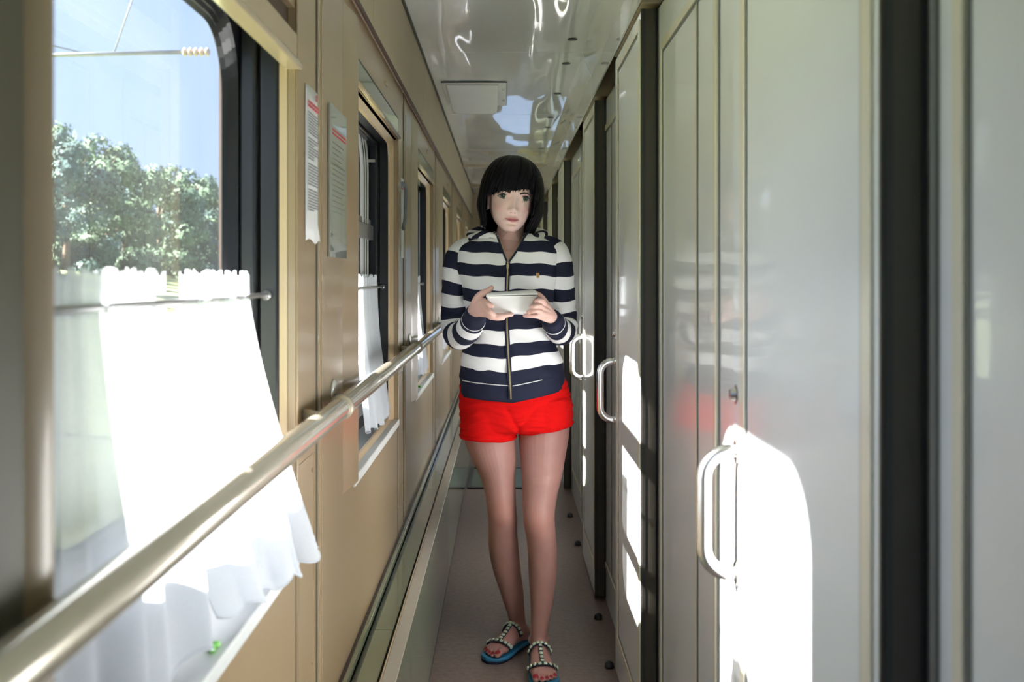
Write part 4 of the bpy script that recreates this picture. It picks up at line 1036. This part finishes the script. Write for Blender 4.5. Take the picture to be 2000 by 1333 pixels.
b0 = jfront(1048.5, 538.5, .001); bg_ = MB(); bg_.box((b0.x-.0082, b0.y-.001, b0.z-.008), (b0.x+.0082, b0.y+.004, b0.z+.008)); bo = bg_.build('badge', 'leather', jo, bevel=.001); bo['label'] = 'small brown leather badge'
# hem piping line
hp = [jfront(px, 747) for px in range(903, 1062, 6)]; t_ = MB(); t_.tube(hp, .0016, 8); t_.build('hem_piping', 'white_cloth', jo, smooth=True)
# hood lying bunched behind the neck
hd = MB(); HP_ = [(976, 474, 3.355, .008), (962, 463, 3.36, .015), (943, 461, 3.39, .020), (925, 463, 3.44, .019), (928, 457, 3.50, .022), (960, 452, 3.54, .030), (1000, 450, 3.555, .032), (1035, 452, 3.54, .030), (1055, 458, 3.49, .024), (1056, 464, 3.43, .020), (1042, 466, 3.385, .018), (1026, 472, 3.355, .010)]
Q = catmull([np.array(h, float) for h in HP_], 6); P = [at(q[0], q[1], q[2]) for q in Q]; rings = []; uv = []; up = Vector((0, 0, 1)); Ls = 0
for i, p in enumerate(P):
    d = (P[min(i+1, len(P)-1)]-P[max(i-1, 0)]).normalized(); x_ = d.cross(Vector((0, 0, 1))).normalized(); u_ = x_.cross(d).normalized()
    if i: Ls += (P[i]-P[i-1]).length
    r = Q[i][3]; ring = []
    for k in range(24):
        a = 2*PI*k/24; ring.append(p+(x_*math.cos(a)*1.1+u_*math.sin(a)*.8)*r*(1+.12*math.sin(3*a+Ls*40))); uv.append((k/24+.01, 3+Ls/.075+.35*math.sin(a)+.18))
    rings.append(ring)
hd.loft(rings, uv=uv); hd.build('hood', 'stripe', jo, smooth=True)

# --- shorts
sh_ = MB(); pr = []
for py, l, r_, d in ((728, 906, 1096, .104), (745, 900, 1102, .110), (762, 897, 1109, .116), (785, 896, 1114, .121), (805, 897, 1117, .122), (825, 899, 1118, .120), (836, 902, 1116, .112), (842, 915, 1100, .09)):
    s_ = 3.43/2000; xc = ((l+r_)/2-985)*s_; wgt = 1 if py < 800 else .3
    ring = ell((xc, 3.43, EYE-(py-543)*s_), (r_-l)/2*s_, d, 60, 2.25, back=1.08)
    pr.append([(a, b, c+tiltz(a, xc, 720)*wgt*.7) for a, b, c in ring])
sh_.loft(pr)
def legtube(C, hemtilt):
    rg = []
    for px, py, hwp, d in C: rg.append(ell(at(px, py, 3.43), hwp*3.43/2000, d, 50, 2.15, tilt=hemtilt))
    sh_.loft(rg)
legtube([(953, 790, 50, .105), (953, 815, 54.5, .112), (953, 838, 55, .108), (953.5, 856, 54.5, .104)], -.03)
legtube([(1066, 780, 48, .105), (1066, 800, 53, .112), (1065.5, 822, 54, .108), (1065, 838, 53.5, .104)], .17)
sme = voxel(sh_, .003, 4, .5)
nv_ = len(sme.vertices); sc_ = np.empty(nv_*3); sme.vertices.foreach_get('co', sc_); sc_ = sc_.reshape(-1, 3); sn_ = np.empty(nv_*3); sme.vertices.foreach_get('normal', sn_); sn_ = sn_.reshape(-1, 3)
sx, sy, sz = sc_.T; cr = at(1012, 842, 3.33); fr_ = (sy < 3.40)
dsp = .0016*np.sin(sz*330+2.2*np.sin(sx*19)+1.5*np.sin(sx*47+1))*(.5+.5*np.sin(sx*23+sz*31))
dsp += .0012*np.sin(sz*190+3*np.sin(sx*31))
for px2, py2 in ((978, 775), (1060, 782)):
    q2 = at(px2, py2, 3.33); a2 = np.array([cr.x, cr.z]); b2 = np.array([q2.x, q2.z]); ab = b2-a2; tt = np.clip(((sx-a2[0])*ab[0]+(sz-a2[1])*ab[1])/(ab@ab), 0, 1)
    dd_ = np.hypot(sx-a2[0]-tt*ab[0], sz-a2[1]-tt*ab[1]); dsp -= fr_*.0075*(1-tt)*np.exp(-(dd_/.009)**2)
sc_ += sn_*dsp[:, None]; sme.vertices.foreach_set('co', sc_.ravel()); sme.update()
attach(sme, 'shorts', 'red_cloth')
sts = bpy.data.objects['shorts']
for C, tl in (((953.5, 851, 55.2, .1045), -.03), ((1065, 833, 54.2, .1045), .17)):
    e = ell(at(C[0], C[1], 3.43), C[2]*3.43/2000, C[3], 60, 2.15, tilt=tl); t_ = MB(); t_.tube(e+[e[0]], .0032, 8, caps=False); t_.build('hem', 'red_cloth', sts, smooth=True)

# --- sandals
for i in range(2):
    H, d, n, L, side = foot_frame(i)
    sdl = empty('sandal', (0, 0, 0)); sdl.parent = woman; sdl.matrix_parent_inverse = woman.matrix_basis.inverted()
    sdl['label'] = ['blue soled sandal on the foot set back', 'blue soled sandal on the forward foot'][i]
    def outline(z, grow):
        o_ = []; TS = np.linspace(-.03, 1.05, 30)
        wf = lambda t: float(np.interp(t, [-.03, 0, .1, .3, .5, .72, .88, .97, 1.03, 1.05], [.004, .022, .033, .034, .036, .047, .047, .038, .020, .004]))+grow
        for t in TS: o_.append(H+d*L*t+n*(wf(t))+Vector((0, 0, z)))
        for t in TS[::-1]: o_.append(H+d*L*t-n*(wf(t))+Vector((0, 0, z)))
        return o_
    s1 = MB(); s1.loft([outline(.0008, -.003), outline(.003, 0), outline(.010, .001)]); s1.build('sole', 'sole_dark', sdl, smooth=False)
    s2 = MB(); s2.loft([outline(.010, .001), outline(.016, .0015), outline(SOLE+.0005, -.001)]); s2.build('footbed', 'sole_blue', sdl, smooth=False)
    def arc(t, q):      # q -1..1 across the foot
        w_ = float(np.interp(t, FT, FW))+.004; h_ = float(np.interp(t, FT, FH))+.004; a = q*math.radians(96)
        return H+d*L*t+n*(side*.004*math.sin(PI*t)+w_*math.sin(a)*(1-.10*max(0, math.cos(a))))+Vector((0, 0, SOLE+h_/2+h_/2*math.cos(a)))
    beads = []
    for (t, nb) in ((.43, 8), (.755, 8)):
        P = [arc(t+.02*(1-abs(q)), q) for q in np.linspace(-1, 1, 22)]; st_ = MB(); rings = []
        for k, p in enumerate(P):
            o_ = (p-(H+d*L*t+Vector((0, 0, SOLE+.02)))).normalized()
            rings.append([p+d*.009-o_*.0015, p+d*.009+o_*.0015, p-d*.009+o_*.0015, p-d*.009-o_*.0015])
        st_.loft(rings); st_.build('strap', 'sole_dark', sdl)
        for q in np.linspace(-.80, .80, nb): beads.append((arc(t+.02*(1-abs(q)), q), (arc(t, q)-(H+d*L*t+Vector((0, 0, SOLE+.02)))).normalized()))
    st_ = MB(); rings = []
    for t in np.linspace(.45, .775, 10):
        p = arc(t, 0); rings.append([p+n*.006-Vector((0, 0, .001)), p+n*.006+Vector((0, 0, .0025)), p-n*.006+Vector((0, 0, .0025)), p-n*.006-Vector((0, 0, .001))])
    st_.loft(rings); st_.build('strap', 'sole_dark', sdl)
    for t in np.linspace(.49, .72, 5): beads.append((arc(t, 0), Vector((0, 0, 1))))
    for p, o_ in beads:
        u_ = (d-o_*d.dot(o_)).normalized(); v_ = o_.cross(u_); b_ = MB(); c = p+o_*.003; rr = .0056
        b_.loft([[c+(u_*x+v_*y)*rr*k+o_*h for x, y in ((1, .75), (.75, 1), (-.75, 1), (-1, .75), (-1, -.75), (-.75, -1), (.75, -1), (1, -.75))] for k, h in ((.95, -.002), (1, .001), (.7, .0035))]); b_.build('bead', 'bead', sdl)

# --- the food box she holds
fb = tag(empty('food_box', (.022, 3.17, 1.172)), 'white foam takeaway box with a hinged lid, held in both hands', 'food box')
def rr4(cx, cy, hx, hy, z, r=.008, n=4, sk=0):
    o_ = []
    for sx, sy, a0 in ((1, 1, 0), (-1, 1, 90), (-1, -1, 180), (1, -1, 270)):
        for k in range(n+1):
            a = math.radians(a0+90*k/n); o_.append((cx+sx*(hx-r)+r*math.cos(a), cy+sy*(hy-r)+r*math.sin(a), z+sk*(cx+sx*hx)))
    return o_
q = MB(); q.loft([rr4(.020, 3.180, .056, .044, 1.1725), rr4(.020, 3.180, .059, .047, 1.176), rr4(.0225, 3.179, .076, .0585, 1.220), rr4(.0225, 3.179, .0785, .061, 1.2215), rr4(.0225, 3.179, .0785, .061, 1.2255)]); q.build('box_base', 'foam', fb, smooth=False, bevel=.0008)
q = MB(); q.loft([rr4(.0235, 3.180, .0790, .061, 1.2262, sk=.02), rr4(.0235, 3.180, .0790, .061, 1.2295, sk=.03), rr4(.0235, 3.180, .0765, .0585, 1.2325, sk=.04), rr4(.0235, 3.182, .072, .053, 1.2365, sk=.055)]); q.build('lid', 'foam', fb, smooth=False, bevel=.0008)
